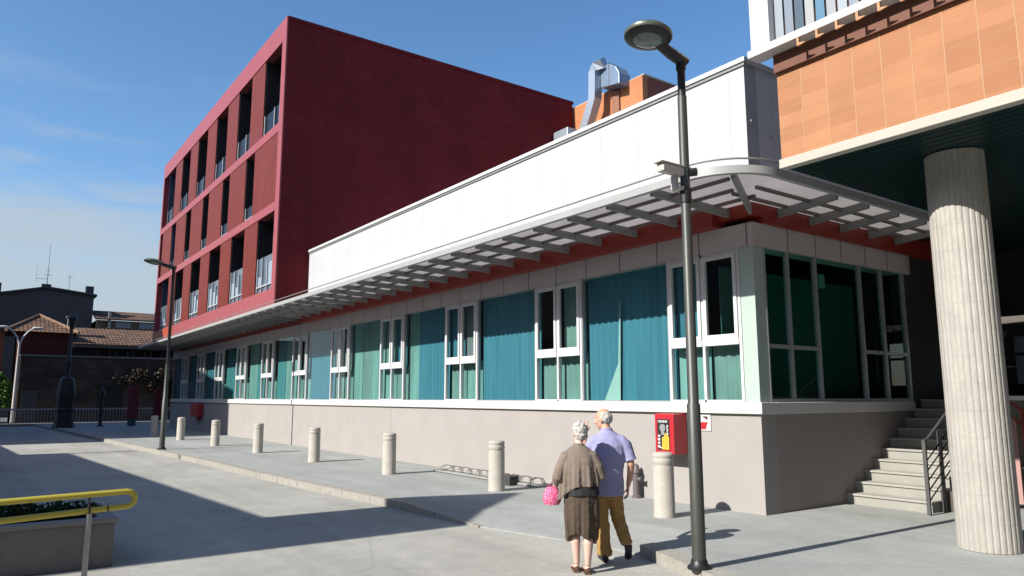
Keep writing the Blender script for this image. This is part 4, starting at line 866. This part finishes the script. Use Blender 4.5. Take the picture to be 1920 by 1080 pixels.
m_trous = mat('mustard_tan_trousers', (0.50, 0.295, 0.095), .85, mottle=.10, scale=5)
m_shoe = mat('black_shoe', (0.02, 0.02, 0.03), .5)
m_hair = mat('white_grey_hair', (0.62, 0.595, 0.57), .8, mottle=.2, scale=40)
m_card = mat('taupe_knit', (0.285, 0.225, 0.18), .9, mottle=.10, scale=8, bump=.3, bscale=160)
m_skirt = mat('dark_brown_skirt', (0.105, 0.072, 0.048), .9, mottle=.15, scale=6)
m_topb = mat('black_top', (0.018, 0.016, 0.018), .8)
# --- man
man = thing('person', 'grey haired man in lavender shirt and mustard trousers walking beside a woman', 'person', (-6.17, 5.85, 0.002))
Lm, Rm, Fm = frame((-6.17, 5.85, 0.004))
b = MB()
b.tube([Lm(-.09, 0, .78), Lm(-.09, 0, .90), Lm(-.085, .0, 1.02), Lm(-.07, .01, 1.18), Lm(-.065, .03, 1.30), Lm(-.06, .045, 1.38), Lm(-.065, .055, 1.43)], [.13, .14, .135, .15, .12, .06, .05], 20, ry=[.10, .11, .105, .11, .095, .07, .055], side=Rm)
b.tube([Lm(-.065, .05, 1.38), Lm(-.085, .085, 1.50)], [.055, .05], 14)
hfm = (Fm*.55-Rm*.83).normalized(); hrm = Vector((hfm.y, -hfm.x, 0))
Pm, axm = head_geo(b, Lm(-.10, .10, 1.545), hfm, hrm, 1.0, R(-8))
# right arm hanging
b.tube([Lm(.07, .02, 1.31), Lm(.12, .01, 1.27), Lm(.165, -.01, 1.16), Lm(.185, -.02, 1.05), Lm(.180, .02, .94), Lm(.160, .06, .81)], [.06, .055, .047, .041, .036, .025], 14)
hand(b, Lm(.158, .065, .80), Vector((-.03, 0, -1))+Fm*.18, -Rm+Fm*.1, Fm, .55)
# left arm raised in front
b.tube([Lm(-.19, .03, 1.31), Lm(-.24, .04, 1.26), Lm(-.29, .09, 1.17), Lm(-.315, .14, 1.13), Lm(-.315, .21, 1.24), Lm(-.30, .27, 1.37)], [.06, .055, .045, .041, .036, .025], 14)
hand(b, Lm(-.298, .275, 1.38), Vector((0, 0, 1))+Fm*.25+Rm*.05, Rm*.3+Fm, Rm, .35)
# legs
b.tube([Lm(-.165, 0, .84), Lm(-.16, .02, .64), Lm(-.145, .03, .45), Lm(-.135, .0, .28), Lm(-.125, -.02, .09)], [.085, .072, .055, .052, .038], 14)
b.tube([Lm(-.01, 0, .84), Lm(.015, .05, .64), Lm(.04, .10, .47), Lm(.085, .03, .30), Lm(.125, -.05, .17)], [.085, .072, .055, .05, .038], 14)
mbody = skin_obj('body', b, m_skin, man, .0055, 4)
face_bits(Pm, axm, mbody)
skin_obj('hair', MB().ell(Pm(0, -.026, .012), .084, .088, .084, 22, 14, axm), m_hair, man, .005, 1, .022, .025)
obj('eyebrows', MB().ell(Pm(.030, .086, .030), .016, .006, .004, 10, 6, axm).ell(Pm(-.030, .086, .030), .016, .006, .004, 10, 6, axm), m_hair, mbody, smooth=True)
s = MB()
s.loft(fold_rings(Lm, [(-.085, 0, .715, .185, .128, .025), (-.085, 0, .80, .19, .135, .018), (-.085, 0, .92, .185, .135, .014), (-.08, 0, 1.05, .188, .135, .014), (-.068, .01, 1.18, .198, .135, .01), (-.062, .02, 1.27, .195, .12, .006), (-.06, .032, 1.335, .178, .105, 0), (-.06, .045, 1.378, .125, .088, 0), (-.068, .055, 1.425, .066, .066, 0)], folds=7, ph=.6))
s.tube([Lm(.03, .02, 1.31), Lm(.085, .015, 1.298), Lm(.125, .01, 1.265), Lm(.160, -.003, 1.18), Lm(.186, -.012, 1.09)], [.075, .078, .074, .071, .076], 18)
s.tube([Lm(-.15, .03, 1.31), Lm(-.205, .035, 1.295), Lm(-.243, .045, 1.255), Lm(-.285, .085, 1.18), Lm(-.30, .115, 1.14)], [.075, .078, .074, .072, .076], 18)
s.tube([Lm(-.068, .055, 1.405), Lm(-.07, .058, 1.448)], [.070, .067], 18)
skin_obj('shirt', s, m_shirt, man, .008, 5, .020, .11)
t_ = MB()
t_.loft(fold_rings(Lm, [(-.09, 0, .68, .155, .115, 0), (-.09, 0, .80, .165, .12, 0), (-.09, 0, .93, .155, .115, 0)]))
t_.tube([Lm(-.165, 0, .84), Lm(-.162, .02, .64), Lm(-.15, .03, .45), Lm(-.14, .005, .28), Lm(-.128, -.01, .075)], [.098, .092, .083, .079, .080], 18)
t_.tube([Lm(-.015, 0, .84), Lm(.012, .05, .64), Lm(.038, .09, .47), Lm(.082, .03, .32), Lm(.118, -.04, .20)], [.098, .088, .076, .069, .066], 18)
skin_obj('trousers', t_, m_trous, man, .008, 3, .032, .08)
def shoe(ankle, toe, m, parent, up=(0, 0, 1), wd=.043):
    a = Vector(ankle); t = Vector(toe); d = (t-a); heel = a-d.normalized()*.05
    o = MB(); o.tube([heel, heel*.75+a*.25, a, a*.5+t*.5, t*.9+a*.1, t], [.026, .036, .038, .044, .040, .022], 14, ry=[.028, .042, .045, .034, .026, .016], side=d.cross(Vector(up)))
    o.tube([a+Vector((0, 0, -.01)), a+Vector((0, 0, .06))-d*.12], [.040, .045], 12)
    skin_obj('shoe', o, m, parent, .006, 5)
shoe(Lm(-.128, -.03, .048), Lm(-.15, .17, .028), m_shoe, man)
shoe(Lm(.130, -.05, .125), Lm(.140, .05, .03), m_shoe, man, up=Fm)
# --- woman
wom = thing('person', 'white haired woman in taupe cardigan and dark skirt carrying a pink bag', 'person', (-6.1, 5.25, 0.002))
Lw, Rw, Fw_ = frame((-6.088, 5.262, 0.004))
b = MB()
b.tube([Lw(.02, 0, .70), Lw(.02, 0, .82), Lw(.02, .0, .93), Lw(.01, .015, 1.08), Lw(.005, .03, 1.19), Lw(.005, .045, 1.26), Lw(.005, .055, 1.30)], [.13, .135, .115, .125, .10, .05, .044], 20, ry=[.10, .11, .095, .10, .085, .06, .048], side=Rw)
b.tube([Lw(.005, .05, 1.26), Lw(.01, .085, 1.38)], [.047, .043], 14)
hfw = (Fw_*.97-Rw*.25).normalized(); hrw = Vector((hfw.y, -hfw.x, 0))
Pw, axw = head_geo(b, Lw(.02, .105, 1.41), hfw, hrw, .93, R(-10))
b.tube([Lw(-.09, .02, 1.18), Lw(-.145, .01, 1.145), Lw(-.195, -.01, 1.05), Lw(-.22, -.01, .96), Lw(-.235, .05, .90), Lw(-.255, .10, .87)], [.05, .048, .040, .035, .030, .021], 14)
hand(b, Lw(-.257, .105, .865), Fw_*.6+Vector((0, 0, -.8))-Rw*.15, Rw, Fw_, 1.25, .92)
b.tube([Lw(.10, .02, 1.18), Lw(.155, .02, 1.145), Lw(.20, .0, 1.06), Lw(.225, .0, .97), Lw(.215, .09, .95), Lw(.20, .19, .97)], [.05, .048, .040, .035, .030, .021], 14)
hand(b, Lw(.20, .195, .97), Fw_+Rw*.25, Vector((0, 0, -1)), -Rw, .7, .92)
b.tube([Lw(-.05, 0, .76), Lw(-.05, .03, .58), Lw(-.048, .045, .42), Lw(-.048, .01, .29), Lw(-.042, .0, .17), Lw(-.038, .0, .075)], [.08, .066, .05, .052, .038, .031], 14)
b.tube([Lw(.09, 0, .76), Lw(.088, .0, .58), Lw(.082, -.02, .42), Lw(.078, -.075, .29), Lw(.072, -.09, .17), Lw(.068, -.09, .075)], [.08, .066, .05, .052, .038, .031], 14)
for (r, f) in ((-.038, 0), (.068, -.09)):
    b.tube([Lw(r, f-.035, .036), Lw(r, f+.01, .052), Lw(r-.006, f+.09, .036), Lw(r-.012, f+.15, .022), Lw(r-.014, f+.165, .02)], [.022, .031, .036, .040, .028], 12, ry=[.022, .034, .022, .013, .009], side=Rw)
    for q in range(5): b.tube([Lw(r-.012+.016*(q-2), f+.15, .022), Lw(r-.013+.017*(q-2), f+.185-.006*abs(q-1.2), .018)], [.009, .007], 8)
wbody = skin_obj('body', b, m_skinp, wom, .0055, 4)
face_bits(Pw, axw, wbody, .93)
hb = MB().ell(Pw(0, -.020, .034), .086, .094, .094, 24, 16, axw).ell(Pw(0, -.05, -.03), .072, .055, .062, 18, 12, axw)
skin_obj('hair', hb, m_hair, wom, .005, 1, .030, .028)
c = MB()
sk = lambda a, z: (-.16*max(0, -math.cos(a))**2*max(0, (1.0-z)/.15) if z < 1.0 else 0)
c.loft(fold_rings(Lw, [(.0, 0, .865, .205, .145, .10), (.0, 0, .93, .20, .142, .085), (.0, .0, 1.02, .195, .132, .06), (.0, .01, 1.12, .185, .118, .025), (.0, .02, 1.19, .172, .10, .008), (.003, .035, 1.245, .125, .078, 0), (.005, .05, 1.285, .062, .058, 0), (.006, .055, 1.305, .055, .055, 0)], folds=10, ph=.4, skew=sk))
c.tube([Lw(-.06, .02, 1.19), Lw(-.135, .01, 1.165), Lw(-.20, -.01, 1.04), Lw(-.225, -.01, .955), Lw(-.238, .05, .895)], [.066, .068, .062, .062, .052], 16)
c.tube([Lw(.07, .02, 1.19), Lw(.145, .02, 1.165), Lw(.20, .0, 1.06), Lw(.225, .0, .97), Lw(.215, .09, .95), Lw(.205, .15, .962)], [.066, .068, .062, .058, .052, .045], 16)
skin_obj('cardigan', c, m_card, wom, .006, 3, .010, .07)
k_ = MB().loft(fold_rings(Lw, [(.02, 0, .775, .192, .148, .03), (.02, 0, .84, .186, .140, .02), (.02, 0, .92, .165, .118, .0)], folds=6)); obj('top', k_, m_topb, wom, smooth=True)
k_ = MB().loft(fold_rings(Lw, [(.02, 0, .335, .155, .13, .10), (.02, -.005, .45, .168, .142, .085), (.02, -.005, .60, .178, .146, .06), (.02, 0, .75, .180, .138, .03), (.02, 0, .88, .155, .112, 0)], folds=9, ph=1.1, skew=lambda a, z: (-.05*math.cos(2*a+1.0) if z < .4 else 0)))
skin_obj('skirt', k_, m_skirt, wom, .008, 2, .012, .06)
for (r, f) in ((-.038, 0), (.068, -.09)):
    so = MB().loft([[Lw(r-.006+x, f+y, z) for x, y in ((-.030, -.065), (.030, -.065), (.036, .0), (.034, .08), (.040, .15), (.024, .19), (-.010, .20), (-.044, .16), (-.042, .07), (-.036, 0))] for z in (-.002, .010)])
    sn = obj('sandal', so, mat('brown_sandal', (0.16, 0.08, 0.05), .6), wom)
    obj('strap', MB().tube([Lw(r-.044, f+.10, .02), Lw(r-.01, f+.10, .062), Lw(r+.034, f+.10, .02)], .008, 6).tube([Lw(r-.036, f-.02, .03), Lw(r, f-.058, .06), Lw(r+.034, f-.02, .03)], .007, 6), mat('brown_sandal', (0.16, 0.08, 0.05), .6), sn, smooth=True)
# --- bag
m_bag = bpy.data.materials.new('pink_dotted_cloth'); m_bag.use_nodes = True; t = m_bag.node_tree; pb_ = t.nodes['Principled BSDF']; pb_.inputs['Roughness'].default_value = .7
vo = N(t, 'ShaderNodeTexVoronoi'); vo.inputs['Scale'].default_value = 62; vo.inputs['Randomness'].default_value = .4; tcn = N(t, 'ShaderNodeTexCoord'); t.links.new(tcn.outputs['Object'], vo.inputs['Vector'])
rm_ = N(t, 'ShaderNodeMapRange'); t.links.new(vo.outputs['Distance'], rm_.inputs[0])
for i, x in enumerate((.30, .36, 0, 1)): rm_.inputs[i+1].default_value = x
mxb = N(t, 'ShaderNodeMix', data_type='RGBA'); mxb.inputs['A'].default_value = (.62, .42, .50, 1); mxb.inputs['B'].default_value = (.55, .055, .17, 1); t.links.new(rm_.outputs[0], mxb.inputs['Factor']); t.links.new(mxb.outputs['Result'], pb_.inputs['Base Color'])
bg_ = thing('handbag', 'small pink handbag with white dots held in the left hand of the woman', 'handbag', tuple(Lw(-.285, .10, .66)))
bb = MB(); rows = []
for z, rx, ry in ((.655, .03, .02), (.66, .075, .045), (.70, .098, .058), (.76, .092, .055), (.815, .070, .036), (.845, .055, .015)):
    rows.append([Lw(-.285+rx*math.cos(2*math.pi*k/28)*(1+.05*math.sin(6*math.pi*k/14)), .10+ry*math.sin(2*math.pi*k/28), z) for k in range(28)])
bb.loft(rows); obj('bag_body', bb, m_bag, bg_, smooth=True)
obj('handle', MB().tube([Lw(-.325, .10, .84), Lw(-.30, .105, .875), Lw(-.268, .125, .89), Lw(-.245, .11, .87), Lw(-.25, .10, .84)], .007, 8), mat('magenta_strap', (.40, .03, .12), .6), bg_, smooth=True)
